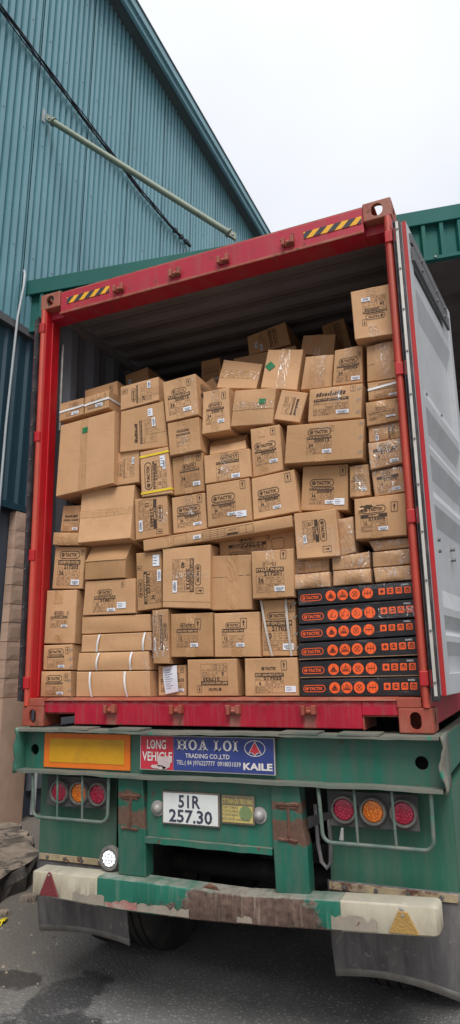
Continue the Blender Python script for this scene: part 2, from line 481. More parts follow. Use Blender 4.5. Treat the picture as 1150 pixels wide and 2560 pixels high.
M['guard'] = pmat('grey_green_tube', (0.085, 0.135, 0.112), 0.55, 0.25, 10, dirt=(0.165, 0.155, 0.13), dirt_at=(0.45, 0.7), dirt_scale=10, rust=(0.05, 0.20, 0.13), rust_at=(0.60, 0.66), rust_scale=16, bstr=0.2)
M['rubber'] = pmat('rubber_sheet', (0.085, 0.078, 0.082), 0.75, 0.2, 5, dirt=(0.20, 0.185, 0.17), dirt_at=(0.40, 0.80), dirt_scale=6, stretch=(3, 1, 0.5), rust=(0.24, 0.215, 0.185), rust_at=(0.60, 0.72), rust_scale=24, bstr=0.25, bscale=80)
M['rubber_edge'] = pmat('dusty_rubber_edge', (0.20, 0.185, 0.165), 0.85, 0.25, 14, bstr=0.3)
M['tyre'] = pmat('tyre_rubber', (0.024, 0.022, 0.021), 0.8, 0.25, 8, dirt=(0.075, 0.065, 0.05), dirt_at=(0.45, 0.8), dirt_scale=5, bstr=0.3)
M['brass_strip'] = pmat('weathered_yellow_strip', (0.40, 0.31, 0.18), 0.65, 0.2, 8, dirt=(0.26, 0.20, 0.14), dirt_at=(0.45, 0.7), dirt_scale=9, rust=(0.12, 0.05, 0.03), rust_at=(0.52, 0.60), rust_scale=11, bstr=0.3)
M['cream'] = pmat('cream_bumper_paint', (0.46, 0.415, 0.315), 0.5, 0.08, 3, dirt=(0.26, 0.215, 0.15), dirt_at=(0.42, 0.78), dirt_scale=5, stretch=(1.6, 1, 0.7), rust=(0.15, 0.07, 0.035), rust_at=(0.665, 0.69), rust_scale=15, dust=(0.36, 0.33, 0.27), bstr=0.1)
M['cream_old'] = pmat('old_reflective_film', (0.27, 0.24, 0.195), 0.7, 0.15, 12, dirt=(0.30, 0.24, 0.18), dirt_at=(0.45, 0.7), dirt_scale=16, rust=(0.12, 0.055, 0.035), rust_at=(0.62, 0.66), rust_scale=18, bstr=0.4)
M['pink_old'] = pmat('faded_red_film', (0.33, 0.14, 0.12), 0.7, 0.2, 12, dirt=(0.34, 0.28, 0.23), dirt_at=(0.45, 0.6), dirt_scale=18, bstr=0.4)
M['board_orange'] = pmat('orange_reflective_film', (0.72, 0.16, 0.012), 0.4, 0.08, 5, dirt=(0.45, 0.15, 0.02), dirt_at=(0.55, 0.85), dirt_scale=6, bstr=0.05)
M['board_yellow'] = pmat('yellow_reflective_film', (0.60, 0.30, 0.008), 0.42, 0.1, 5, dirt=(0.40, 0.20, 0.02), dirt_at=(0.5, 0.8), dirt_scale=9, rust=(0.10, 0.05, 0.02), rust_at=(0.71, 0.74), rust_scale=14, bstr=0.05)
M['sign_red'] = pmat('red_sign_film', (0.52, 0.028, 0.05), 0.45, 0.1, 8, rust=(0.42, 0.30, 0.30), rust_at=(0.66, 0.70), rust_scale=10, bstr=0.05)
M['sign_blue'] = pmat('blue_sign_film', (0.030, 0.048, 0.20), 0.4, 0.15, 8, dirt=(0.08, 0.09, 0.20), dirt_at=(0.55, 0.8), dirt_scale=9, bstr=0.05)
M['sign_edge'] = pmat('sign_backing', (0.42, 0.40, 0.38), 0.6, 0.15, 9, bstr=0.1)
M['sign_white'] = pmat('sign_lettering', (0.66, 0.62, 0.58), 0.5, 0.1, 15, bstr=0)
M['sign_peel'] = pmat('peeled_sign_patch', (0.52, 0.42, 0.41), 0.7, 0.12, 20, bstr=0.2)
M['plate_white'] = pmat('plate_white', (0.66, 0.68, 0.66), 0.45, 0.05, 6, dirt=(0.5, 0.49, 0.45), dirt_at=(0.5, 0.85), dirt_scale=6, bstr=0.03)
M['plate_black'] = pmat('plate_black', (0.035, 0.040, 0.065), 0.5, 0.1, 10, bstr=0)
M['plate_frame'] = pmat('plate_frame', (0.17, 0.135, 0.11), 0.65, 0.2, 12, bstr=0.2)
M['oldplate'] = pmat('olive_plate', (0.17, 0.135, 0.085), 0.65, 0.15, 9, dirt=(0.19, 0.15, 0.11), dirt_at=(0.45, 0.7), dirt_scale=9, bstr=0.1)
M['oldplate_yellow'] = pmat('faded_yellow_film', (0.50, 0.40, 0.13), 0.65, 0.12, 14, bstr=0.05)
M['oldplate_green'] = pmat('faded_green_film', (0.16, 0.22, 0.09), 0.65, 0.15, 14, bstr=0.05)
M['galv'] = pmat('galvanised_steel', (0.33, 0.32, 0.31), 0.5, 0.12, 14, dirt=(0.25, 0.22, 0.19), dirt_at=(0.45, 0.7), dirt_scale=16, metal=0.2, bstr=0.1)

def lens_mat(name, c, hi, sc=85):
    mt, t, bs = new_mat(name)
    v = coords(t)
    vo = N(t, 'ShaderNodeTexVoronoi'); vo.inputs['Scale'].default_value = sc
    t.links.new(v, vo.inputs['Vector'])
    col = mixc(t, maprange(t, vo.outputs['Distance'], 0.12, 0.5), hi, c)
    t.links.new(col, bs.inputs['Base Color'])
    bs.inputs['Roughness'].default_value = 0.18
    bs.inputs['Coat Weight'].default_value = 0.5
    bump(t, bs, vo.outputs['Distance'], 0.5, 0.004)
    return mt
M['lens_red'] = lens_mat('red_lamp_lens', (0.33, 0.004, 0.030), (0.62, 0.03, 0.10))
M['lens_orange'] = lens_mat('amber_lamp_lens', (0.62, 0.125, 0.002), (0.95, 0.33, 0.02))
M['lens_white'] = lens_mat('clear_lamp_lens', (0.42, 0.45, 0.46), (0.98, 0.99, 1.0), 60)
M['refl_red'] = lens_mat('faded_red_reflector', (0.155, 0.022, 0.028), (0.21, 0.04, 0.042), 140)
M['refl_amber'] = lens_mat('faded_amber_reflector', (0.36, 0.215, 0.06), (0.41, 0.25, 0.08), 140)
M['bezel'] = pmat('grey_bezel', (0.13, 0.12, 0.11), 0.65, 0.2, 16, dirt=(0.22, 0.20, 0.17), dirt_at=(0.45, 0.7), dirt_scale=20, bstr=0.2)

# buildings and ground
M['teal'] = pmat('teal_sheet_metal', (0.172, 0.352, 0.405), 0.36, 0.12, 0.7, dirt=(0.115, 0.280, 0.325), dirt_at=(0.45, 0.85), dirt_scale=0.9, stretch=(3, 3, 0.2), bstr=0.03, bscale=8, rnd=True)
M['teal_shaded'] = pmat('shaded_teal_sheet_metal', (0.010, 0.045, 0.066), 0.5, 0.1, 0.8, bstr=0.03, bscale=8)  # teal sheet darkened in colour to show the lower wall in shadow
M['teal_trim'] = pmat('green_teal_trim', (0.011, 0.104, 0.088), 0.55, 0.1, 0.8, dirt=(0.022, 0.128, 0.118), dirt_at=(0.5, 0.8), dirt_scale=1.2, bstr=0.05, spec=0.2)
M['soffit'] = pmat('soffit_sheet', (0.085, 0.115, 0.12), 0.55, 0.08, 1.0, bstr=0.03)
M['strut'] = pmat('olive_tube_paint', (0.185, 0.225, 0.165), 0.5, 0.1, 3, dirt=(0.12, 0.14, 0.10), dirt_at=(0.5, 0.8), dirt_scale=6, bstr=0.08)
M['cable'] = pmat('black_cable', (0.014, 0.016, 0.024), 0.5, 0.2, 6, bstr=0)
M['pvc'] = pmat('white_pvc', (0.42, 0.45, 0.46), 0.4, 0.08, 4, dirt=(0.34, 0.34, 0.32), dirt_at=(0.5, 0.8), dirt_scale=5, bstr=0)
M['block'] = pmat('brown_block', (0.50, 0.335, 0.245), 0.85, 0.10, 4, dirt=(0.38, 0.25, 0.185), dirt_at=(0.45, 0.75), dirt_scale=3, stretch=(1, 1, 0.6), bstr=0.15, bscale=30, rnd=True)
M['mortar'] = pmat('brown_mortar', (0.36, 0.255, 0.195), 0.9, 0.2, 10, bstr=0.5)
M['slate_wall'] = pmat('slate_blue_panel', (0.060, 0.075, 0.10), 0.6, 0.15, 2, bstr=0.1)
M['grey_door'] = pmat('grey_door_sheet', (0.16, 0.17, 0.20), 0.5, 0.1, 2, bstr=0.05)
M['brown_dark'] = pmat('brown_shed_wall', (0.13, 0.105, 0.105), 0.8, 0.2, 2, bstr=0.2)
M['concrete'] = pmat('broken_concrete', (0.27, 0.215, 0.165), 0.9, 0.25, 7, dirt=(0.085, 0.070, 0.058), dirt_at=(0.50, 0.60), dirt_scale=3.2, bstr=0.7, bscale=26)
M['slab_shade'] = pmat('painted_slab_shade', (0.055, 0.048, 0.042), 0.9, 0.4, 9, dirt=(0.15, 0.12, 0.095), dirt_at=(0.55, 0.7), dirt_scale=8, bstr=0.8, bscale=22)  # dark tone for the slab's sides, shade put into the colour
M['yellow_plastic'] = pmat('yellow_plastic', (0.75, 0.60, 0.02), 0.4, 0.05, 8, bstr=0)
M['paper'] = pmat('paper_sheet', (0.66, 0.67, 0.72), 0.6, 0.05, 10, bstr=0.15, bscale=25)
M['pen'] = pmat('pen_ink', (0.20, 0.21, 0.30), 0.6, 0.1, 10, bstr=0)

def asphalt():
    mt, t, bs = new_mat('asphalt')
    v = coords(t)
    vo = N(t, 'ShaderNodeTexVoronoi'); vo.inputs['Scale'].default_value = 52.0
    t.links.new(v, vo.inputs['Vector'])
    sep = N(t, 'ShaderNodeSeparateColor'); t.links.new(vo.outputs['Color'], sep.inputs[0])
    stone = maprange(t, vo.outputs['Distance'], 0.25, 0.5, 1.0, 0.0)
    pick = maprange(t, sep.outputs[0], 0.35, 0.95)
    spk = mathn(t, 'MULTIPLY', stone, pick)
    n1 = noise(t, v, 1.1, 6); n2 = noise(t, v, 6, 6)
    base = mixc(t, maprange(t, n1, 0.35, 0.7), (0.125, 0.124, 0.122), (0.190, 0.186, 0.178))
    base = mixc(t, maprange(t, n2, 0.4, 0.75, 0, 0.6), base, (0.180, 0.175, 0.162))
    base = mixc(t, mathn(t, 'MULTIPLY', spk, maprange(t, n2, 0.2, 0.6, 0.45, 1.0)), base, (0.36, 0.35, 0.325))
    # sandy silt washed along the warehouse side
    sxyz = N(t, 'ShaderNodeSeparateXYZ'); t.links.new(v, sxyz.inputs[0])
    x, y = sxyz.outputs['X'], sxyz.outputs['Y']
    side = mathn(t, 'ADD', maprange(t, x, 0.55, -0.9), mathn(t, 'MULTIPLY', mathn(t, 'SUBTRACT', n1, 0.5), 1.6))
    silt = maprange(t, side, 0.15, 0.75, 0.0, 0.85)
    n5 = noise(t, v, 24, 8, 0.7)
    base = mixc(t, silt, base, mixc(t, n5, (0.100, 0.086, 0.072), (0.185, 0.158, 0.130)))
    # spilt water: two joined blots
    def blot(cx, cy, rx, ry):
        a = mathn(t, 'DIVIDE', mathn(t, 'SUBTRACT', x, cx), rx); b = mathn(t, 'DIVIDE', mathn(t, 'SUBTRACT', y, cy), ry)
        return mathn(t, 'ADD', mathn(t, 'MULTIPLY', a, a), mathn(t, 'MULTIPLY', b, b))
    dmin = mathn(t, 'MINIMUM', blot(-0.14, 0.22, 0.20, 0.13), blot(0.28, 0.16, 0.20, 0.40))
    dmin = mathn(t, 'MINIMUM', dmin, blot(0.42, -0.18, 0.34, 0.24))
    dmin = mathn(t, 'ADD', dmin, mathn(t, 'MULTIPLY', mathn(t, 'SUBTRACT', noise(t, v, 9, 6), 0.5), 2.6))
    wet = maprange(t, dmin, 1.05, 0.62)
    base = mixc(t, wet, base, mixc(t, 1.0, base, (0.46, 0.46, 0.48), 'MULTIPLY'))
    t.links.new(base, bs.inputs['Base Color'])
    t.links.new(maprange(t, wet, 0, 1, 0.85, 0.45), bs.inputs['Roughness'])
    h = mathn(t, 'ADD', mathn(t, 'MULTIPLY', stone, 0.6), mathn(t, 'MULTIPLY', n5, 0.7))
    bump(t, bs, h, 0.6, 0.008)
    return mt
M['asphalt'] = asphalt()

# ------------------------------------------------------------------ ground
g = MB()
g.add([(-300, -300, GROUND), (300, -300, GROUND), (300, 300, GROUND), (-300, 300, GROUND)], [(0, 1, 2, 3)])
tag(g.build('ground', M['asphalt']), None, None, kind='structure')

# ------------------------------------------------------------------ tall warehouse on the left (its wall runs along y)
LEAN = math.radians(2.0)
WX = -3.2
def wl(x, y, z):
    """point in the warehouse's own upright frame -> world (the yard and truck stand a little out of true with it)"""
    return (x + (z - GROUND) * math.tan(LEAN), y, z)
wh = thing('warehouse', (WX, 4.0, GROUND), 'tall teal corrugated metal warehouse on the left with overhanging eave', 'building')
SW, NR = 1.194, 9
PITCH = SW / NR
def eave(y): return 11.93 - 0.057 * y
y0 = 3.06 - 5 * SW
k = 0
while y0 + k * SW < 38:
    ya = y0 + k * SW
    prof = []
    for j in range(NR):
        b = ya + j * PITCH
        prof += [(0.052, b), (0.052, b + 0.54 * PITCH), (0.0, b + 0.61 * PITCH), (0.0, b + 0.94 * PITCH)]
    prof += [(0.052, ya + SW - 0.018), (-0.035, ya + SW - 0.016), (-0.035, ya + SW - 0.002)]
    mb = MB(); n = len(prof)
    vs = [wl(WX + d, y, 4.86) for d, y in prof] + [wl(WX + d, y, eave(y)) for d, y in prof]
    mb.add(vs, [(i, i + 1, n + i + 1, n + i) for i in range(n - 1)])
    o = mb.build('wall_sheet', M['teal'], wh)
    # sheet screws
    sc = MB()
    for zz in (5.9, 7.7, 9.5, 11.0):
        for j in (1, 4, 7):
            c = wl(WX + 0.052, ya + (j + 0.26) * PITCH, zz)
            sc.cyl(c, (c[0] + 0.012, c[1], c[2]), 0.011, 0.008, 6)
    sc.build('screws', M['galv'], o)['kind'] = 'stuff'
    k += 1
# backing wall, soffit, fascia and gutter
mb = MB()
for ya, yb in ((-3.0, 38.0),):
    pts = [wl(WX - 0.03, ya, GROUND), wl(WX - 0.03, yb, GROUND), wl(WX - 0.03, yb, eave(yb)), wl(WX - 0.03, ya, eave(ya))]
    mb.prism(pts, (-0.15, 0, 0))
mb.build('inner_wall', M['slate_wall'], wh)
def eave_beam(name, mat, x0, x1, dz0, dz1):
    mb = MB()
    a, b = -3.0, 38.0
    pts = [wl(x0, a, eave(a) + dz0), wl(x1, a, eave(a) + dz0), wl(x1, a, eave(a) + dz1), wl(x0, a, eave(a) + dz1)]
    q = [wl(x0, b, eave(b) + dz0), wl(x1, b, eave(b) + dz0), wl(x1, b, eave(b) + dz1), wl(x0, b, eave(b) + dz1)]
    mb.add(pts + q, [(3, 2, 1, 0), (4, 5, 6, 7), (0, 1, 5, 4), (1, 2, 6, 5), (2, 3, 7, 6), (3, 0, 4, 7)])
    return mb.build(name, mat, wh)
eave_beam('soffit', M['soffit'], WX - 0.2, -2.93, 0.0, 0.04)
fa = eave_beam('fascia', M['teal'], -2.928, -2.87, -0.06, 0.17)
eave_beam('fascia_trim', M['teal'], -2.868, -2.82, 0.06, 0.22)
eave_beam('roof_edge', M['soffit'], WX - 2.0, -2.80, 0.222, 0.25)
# ledge beam half way up, wall sheeting below it coloured dark for shadow
def wbox(name, mat, x0, y0_, z0, x1, y1_, z1, parent=wh, bevel=0):
    vs = [wl(x, y, z) for z in (z0, z1) for y in (y0_, y1_) for x in (x0, x1)]
    return MB().add(vs, [(0, 2, 3, 1), (4, 5, 7, 6), (0, 1, 5, 4), (2, 6, 7, 3), (0, 4, 6, 2), (1, 3, 7, 5)]).build(name, mat, parent, bevel=bevel)
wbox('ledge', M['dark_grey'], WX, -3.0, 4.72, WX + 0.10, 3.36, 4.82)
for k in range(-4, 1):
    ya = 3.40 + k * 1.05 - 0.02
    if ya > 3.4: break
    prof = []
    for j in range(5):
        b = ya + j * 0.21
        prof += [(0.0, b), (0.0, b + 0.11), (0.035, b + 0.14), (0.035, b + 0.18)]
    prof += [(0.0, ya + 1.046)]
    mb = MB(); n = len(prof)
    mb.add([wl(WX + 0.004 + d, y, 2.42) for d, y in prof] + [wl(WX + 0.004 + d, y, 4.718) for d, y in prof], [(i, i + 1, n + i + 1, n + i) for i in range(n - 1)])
    mb.build('lower_sheet', M['teal_shaded'], wh)
wbox('flashing', M['teal_shaded'], WX, -3.0, 2.34, WX + 0.09, 4.4, 2.42)
# sheet behind the doorway
wbox('door_sheet', M['grey_door'], WX - 0.02, 3.93, -1.15, WX + 0.02, 6.2, 2.33)

# block pier under the flashing
pier = thing('block_pier', (WX, 3.5, GROUND), 'brown rough block pier at the far left edge, under the shaded teal sheets', 'wall')
wbox('mortar_core', M['mortar'], WX - 0.2, 3.27, GROUND, WX + 0.085, 3.70, 2.33, pier)
rng = random.Random(3)
z = 0.02
_v = [wl(WX + d, y, zz) for zz in (GROUND, -0.6, 0.012) for d, y in ((-0.19, 3.235), (0.118, 3.235), (0.125, 3.26), (0.125, 3.71), (0.118, 3.735), (-0.19, 3.735))]
_f = [(k6 * 6 + q, k6 * 6 + (q + 1) % 6, k6 * 6 + 6 + (q + 1) % 6, k6 * 6 + 6 + q) for k6 in (0, 1) for q in range(6)] + [(5, 4, 3, 2, 1, 0), (12, 13, 14, 15, 16, 17)]
MB().add(_v, _f).build('rendered_base', M['block'], pier, smooth=True)
i = 0
while z < 2.25:
    h = min(0.235 + rng.uniform(-0.015, 0.02), 2.33 - z)
    cuts = [3.25, 3.72] if i % 4 != 3 else [3.25, 3.25 + 0.47 * rng.uniform(0.3, 0.6), 3.72]
    for a, b in zip(cuts[:-1], cuts[1:]):
        mb = MB()
        pr = 0.100 + rng.uniform(-0.004, 0.005)
        nx, nz = 5, 4
        grid = []
        for jz in range(nz + 1):
            for jx in range(nx + 1):
                yy = a + 0.004 + (b - a - 0.008) * jx / nx; zz = z + 0.003 + (h - 0.007) * jz / nz
                edge = jx in (0, nx) or jz in (0, nz)
                d = pr - (0.006 if edge else 0) + rng.uniform(-0.001, 0.001)
                grid.append(wl(WX + d, yy + rng.uniform(-0.002, 0.002), zz + rng.uniform(-0.0015, 0.0015)))
        fs = []
        for jz in range(nz):
            for jx in range(nx):
                q = jz * (nx + 1) + jx
                fs.append((q, q + 1, q + nx + 2, q + nx + 1))
        mb.add(grid, fs)
        # side returns towards the core
        for jx in (0, nx):
            col_ = [grid[jz * (nx + 1) + jx] for jz in range(nz + 1)]
            bk = [(p[0] - 0.11, p[1], p[2]) for p in col_]
            mb.add(col_ + bk, [(q, q + 1, nz + 1 + q + 1, nz + 1 + q) for q in range(nz)])
        for jz in (0, nz):
            row = grid[jz * (nx + 1):(jz + 1) * (nx + 1)]
            bk = [(p[0] - 0.11, p[1], p[2]) for p in row]
            mb.add(row + bk, [(q, q + 1, nx + 1 + q + 1, nx + 1 + q) for q in range(nx)])
        mb.build('block', M['block'], pier)
    z += h; i += 1

# white downpipe, cable bundle, canopy strut
mb = MB()
mb.tube([wl(WX + 0.06, 3.06, 5.62), wl(WX + 0.11, 3.02, 5.55), wl(WX + 0.13, 3.0, 5.35), wl(WX + 0.135, 2.93, 4.86), wl(WX + 0.135, 2.92, 4.6), wl(WX + 0.10, 2.92, 3.4), wl(WX + 0.10, 2.92, 1.6)], 0.016, 10)
tag(mb.build('downpipe', M['pvc'], smooth=True), 'thin white pipe running down the warehouse wall past the ledge', 'pipe')
mb = MB()
mb.tube([wl(WX + 0.04, 4.03, -0.78), wl(WX + 0.04, 4.02, -1.44)], 0.035, 10)
tag(mb.build('downpipe', M['pvc'], smooth=True), 'short white pipe beside the brown pier, low behind the trailer lamp guard', 'pipe')

cable = thing('cable_bundle', wl(WX + 0.1, 8.4, 8.8), 'bundle of black cables sagging across the teal warehouse wall', 'cable')
CP = [(-1.5, 9.45), (0.4, 9.22), (2.16, 9.0), (2.985, 8.93), (4.34, 8.81), (5.70, 8.74), (6.7, 8.74), (7.74, 8.80)]
def interp(P, s):
    x = P[0][0] + s * (P[-1][0] - P[0][0])
    for (a, b), (c, d) in zip(P[:-1], P[1:]):
        if x <= c + 1e-9: return x, b + (d - b) * (x - a) / (c - a)
    return P[-1]
for kk in range(4):
    pts = []
    for j in range(61):
        y, zz = interp(CP, j / 60)
        ph = y * 2.1 + kk * math.pi / 2
        pts.append(wl(WX + 0.105 + 0.022 * math.cos(ph), y, zz + 0.022 * math.sin(ph) + (0.03 * math.sin(y * 1.7) if kk == 3 else 0)))
    MB().tube(pts, 0.012 if kk < 3 else 0.009, 6).build('cable', M['cable'], cable, smooth=True)
mb = MB()
for yy in (7.1, 7.35, 7.55):
    p, zz = interp(CP, (yy + 1.5) / 9.24)
    mb.lathe(wl(WX + 0.105, yy, zz), (0, 1, 0.05), [(-0.02, 0.045), (0.0, 0.06), (0.02, 0.045)], 10)
mb.build('cable_tie', M['cable'], cable)

# ------------------------------------------------------------------ canopy behind and above the container
CA = Vector((-2.95, 3.2, 5.545)); CB = Vector((2.62, 5.5, 6.535))
CD = CB - CA; CH = Vector((CD.x, CD.y, 0)); CL = CH.length; CS = CD.z / CL
ch = CH.normalized(); cn_ = Vector((-ch.y, ch.x, 0))        # cn_ points away from the camera
cano = thing('canopy', tuple(CA), 'green teal canopy with ribbed fascia sloping up behind the red container', 'canopy')
def cp(s, d, dz): return CA + ch * s + cn_ * d + Vector((0, 0, CS * s + dz))
def cbeam(name, mat, s0, s1, d0, d1, z0_, z1_, bevel=0):
    vs = [cp(s, d, zz) for zz in (z0_, z1_) for d in (d0, d1) for s in (s0, s1)]
    return MB().add(vs, [(0, 2, 3, 1), (4, 5, 7, 6), (0, 1, 5, 4), (2, 6, 7, 3), (0, 4, 6, 2), (1, 3, 7, 5)]).build(name, mat, cano, bevel=bevel)
LEN = 12.0
cbeam('top_band', M['teal_trim'], -0.02, LEN, -0.03, 0.05, -0.22, 0.0, 0.006)
cbeam('bottom_flange', M['teal_trim'], 0.0, LEN, -0.035, 0.06, -0.785, -0.735, 0.004)
s = 0.0
while s < LEN:
    prof = [(s, 0.05), (s + 0.06, 0.05), (s + 0.085, 0.0), (s + 0.165, 0.0), (s + 0.19, 0.05), (s + 0.25, 0.05)]
    prof = [(s, 0.055), (s + 0.165, 0.055), (s + 0.185, -0.012), (s + 0.235, -0.012), (s + 0.25, 0.055)]
    mb = MB(); n = len(prof)
    mb.add([cp(a, d, -0.735) for a, d in prof] + [cp(a, d, -0.221) for a, d in prof], [(i, i + 1, n + i + 1, n + i) for i in range(n - 1)])
    mb.build('fascia_sheet', M['teal_trim'], cano)
    s += 0.25
mb = MB()
for a in [0.5 + 1.25 * i for i in range(9)]:
    c = cp(a + 0.08, -0.035, -0.755); mb.cyl(c, c - cn_ * 0.02, 0.018, 0.014, 8)
mb.build('screws', M['galv'], cano)['kind'] = 'stuff'
vs = [cp(s, d, zz) for zz in (-0.10, -0.04) for d in (0.06, 9.0) for s in (0.0, LEN)]
MB().add(vs, [(0, 2, 3, 1), (4, 5, 7, 6), (0, 1, 5, 4), (2, 6, 7, 3), (0, 4, 6, 2), (1, 3, 7, 5)]).build('roof_sheet', M['brown_dark'], cano)
for d in (2.4, 4.8, 7.2):
    cbeam('purlin', M['brown_dark'], 0.0, LEN, d, d + 0.12, -0.30, -0.102)
for sx_, d in ((9.2, 1.2), (9.2, 6.0)):
    p = cp(sx_, d, -0.1)
    MB().box(p.x - 0.1, p.y - 0.1, GROUND, p.x + 0.1, p.y + 0.1, p.z - 0.02).build('column', M['brown_dark'], cano)

# dark shed beyond, under the canopy
shed = thing('shed', (4.0, 15.5, GROUND), 'dark brown shed in the shade under the canopy at the right edge', 'building')
MB().box(-1.5, 15.0, GROUND, 14.0, 15.3, 9.5).build('wall', M['brown_dark'], shed)
for x in (2.0, 4.6, 7.2, 9.8):
    MB().box(x, 14.85, GROUND, x + 0.25, 14.998, 9.5).build('pilaster', M['brown_dark'], shed)

strut = thing('strut', wl(WX, 3.24, 8.16), 'pale olive steel tube strut slanting from the teal wall to the canopy', 'strut')
S0 = Vector(wl(WX + 0.10, 3.25, 8.16))
def canopy_px(s): return cp(s, -0.02, 0.10)
S1 = cp(2.86, -0.04, 0.10)
dirv = (S1 - S0).normalized()
MB().cyl(S0 + dirv * 0.10, S1 - dirv * 0.10, 0.046, n=20).build('tube', M['strut'], strut, smooth=True)
for p, sg in ((S0, 1), (S1, -1)):
    mb = MB(); q = p + dirv * 0.10 * sg
    mb.cyl(q - dirv * 0.012, q + dirv * 0.012, 0.066, n=20)
    mb.build('end_flange', M['strut'], strut, smooth=True)
    mb = MB()
    side = dirv.cross(Vector((0, 0, 1))).normalized()
    mb.obox(q - side * 0.03 - Vector((0, 0, 0.05)) - dirv * 0.13 * sg, dirv * 0.13 * sg, side * 0.012, Vector((0, 0, 0.10)))
    mb.obox(q + side * 0.02 - Vector((0, 0, 0.05)) - dirv * 0.13 * sg, dirv * 0.13 * sg, side * 0.012, Vector((0, 0, 0.10)))
    mb.build('bracket', M['strut'], strut)
    mb = MB(); c = q - dirv * 0.07 * sg
    mb.cyl(c - side * 0.045, c + side * 0.045, 0.016, n=10)
    mb.build('bracket_bolt', M['galv'], strut, smooth=True)
wbox('wall_plate', M['pvc'], WX + 0.053, 3.17, 8.08, WX + 0.066, 3.22, 8.28, strut)

# broken concrete kerb slab on the left
def rough_slab(name, label, poly, z0_, z1_, mat, jit, seed):
    rg = random.Random(seed)
    pts = []
    for (a, b), (c, d) in zip(poly, poly[1:] + poly[:1]):
        for j in range(6):
            tt = j / 6
            pts.append((a + (c - a) * tt + rg.uniform(-jit, jit), b + (d - b) * tt + rg.uniform(-jit, jit)))
    n = len(pts); cx = sum(p[0] for p in pts) / n; cy = sum(p[1] for p in pts) / n
    rings = [(1.0, z0_), (1.005, (z0_ + z1_) / 2), (0.985, z1_ - (z1_ - z0_) * 0.14), (0.965, z1_ - (z1_ - z0_) * 0.02), (0.85, z1_), (0.65, z1_), (0.4, z1_)]
    vs = []; fs = []
    for k_, (sc_, zz) in enumerate(rings):
        for (a, b) in pts:
            jj = rg.uniform(-1, 1) * min(0.018, (z1_ - z0_) * 0.09) if k_ else 0
            vs.append((cx + (a - cx) * sc_ + jj, cy + (b - cy) * sc_ + jj, max(zz + (rg.uniform(-1, 1) * min(0.015, (z1_ - z0_) * 0.09) if k_ else 0), GROUND)))
    for k_ in range(len(rings) - 1):
        for i_ in range(n):
            fs.append((k_ * n + i_, k_ * n + (i_ + 1) % n, (k_ + 1) * n + (i_ + 1) % n, (k_ + 1) * n + i_))
    fs.append(tuple(range((len(rings) - 1) * n, len(rings) * n)))
    off = (cx, cy, z0_)
    return tag(MB().add(vs, fs).build(name, mat, None, off=off, smooth=True), label, 'concrete slab')
def place(o, c): o.location = c
def slab_at(name, label, poly, z0_, z1_, mat, jit, seed):
    o = rough_slab(name, label, poly, z0_, z1_, mat, jit, seed)
    rg = random.Random(seed); pts = []
    for (a, b), (c, d) in zip(poly, poly[1:] + poly[:1]):
        for j in range(6):
            tt = j / 6
            pts.append((a + (c - a) * tt + rg.uniform(-jit, jit), b + (d - b) * tt + rg.uniform(-jit, jit)))
    o.location = (sum(p[0] for p in pts) / len(pts), sum(p[1] for p in pts) / len(pts), z0_)
    return o
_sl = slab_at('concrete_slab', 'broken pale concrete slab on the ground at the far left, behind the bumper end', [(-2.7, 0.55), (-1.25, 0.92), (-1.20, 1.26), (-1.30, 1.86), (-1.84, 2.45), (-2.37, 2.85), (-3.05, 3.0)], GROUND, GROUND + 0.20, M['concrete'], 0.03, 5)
_sl.data.materials.append(M['slab_shade'])  # steep faces take a dark colour as painted shade
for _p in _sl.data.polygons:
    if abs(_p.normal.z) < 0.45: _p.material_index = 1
_sl.data.polygons.foreach_set('use_smooth', [False] * len(_sl.data.polygons))
slab_at('concrete_slab', 'small flat broken concrete piece lying on the edge of the pale slab at the left', [(-2.2, 0.95), (-1.50, 1.02), (-1.42, 1.22), (-2.1, 1.5)], GROUND + 0.20, GROUND + 0.25, M['concrete'], 0.03, 9)
for (sx_, sy_, sr_, lab_) in ((-1.02, 1.40, 0.06, 'dark fist-sized stone nearest the bumper end, beside the broken slab'), (-1.10, 1.72, 0.08, 'largest loose stone against the broken slab, behind the bumper end'), (-0.98, 1.06, 0.045, 'small loose stone beside the dark lower step at the left edge')):
    slab_at('stone', lab_, [(sx_ - sr_, sy_ - sr_ * .7), (sx_ + sr_ * .8, sy_ - sr_ * .6), (sx_ + sr_, sy_ + sr_ * .5), (sx_ - sr_ * .4, sy_ + sr_)], GROUND, GROUND + sr_ * .8, M['concrete'], sr_ * .12, int(sr_ * 1000))['category'] = 'stone'
mb = MB()
mb.prism([(-0.92, 0.98, GROUND + 0.004), (-0.885, 1.0, GROUND + 0.004), (-0.845, 0.92, GROUND + 0.02), (-0.875, 0.895, GROUND + 0.02)], (0.0, 0.0, 0.012))
mb.prism([(-0.865, 0.91, GROUND + 0.022), (-0.855, 0.915, GROUND + 0.022), (-0.835, 0.87, GROUND + 0.004), (-0.842, 0.865, GROUND + 0.004)], (0, 0, 0.007))
tag(mb.build('plastic_tag', M['yellow_plastic'], bevel=0.002), 'small yellow plastic tag lying on the ground at the left edge', 'tag')
# pebbles
peb = MB(); rg = random.Random(21)
for _ in range(420):
    x = rg.uniform(-1.4, 2.6); y = rg.uniform(-0.7, 2.2); rr = rg.uniform(0.003, 0.011) * (1.6 if x < -0.2 else 0.8)
    vs = [Vector((math.cos(t) * rr * rg.uniform(0.7, 1.2), math.sin(t) * rr * rg.uniform(0.7, 1.2), 0)) for t in (0, 1.26, 2.5, 3.77, 5.03)]
    peb.add([Vector((x, y, GROUND)) + p for p in vs] + [(x, y, GROUND + rr * 0.8)], [(i, (i + 1) % 5, 5) for i in range(5)])
tag(peb.build('gravel', M['concrete']), 'loose grit scattered on the asphalt', 'gravel', kind='stuff')

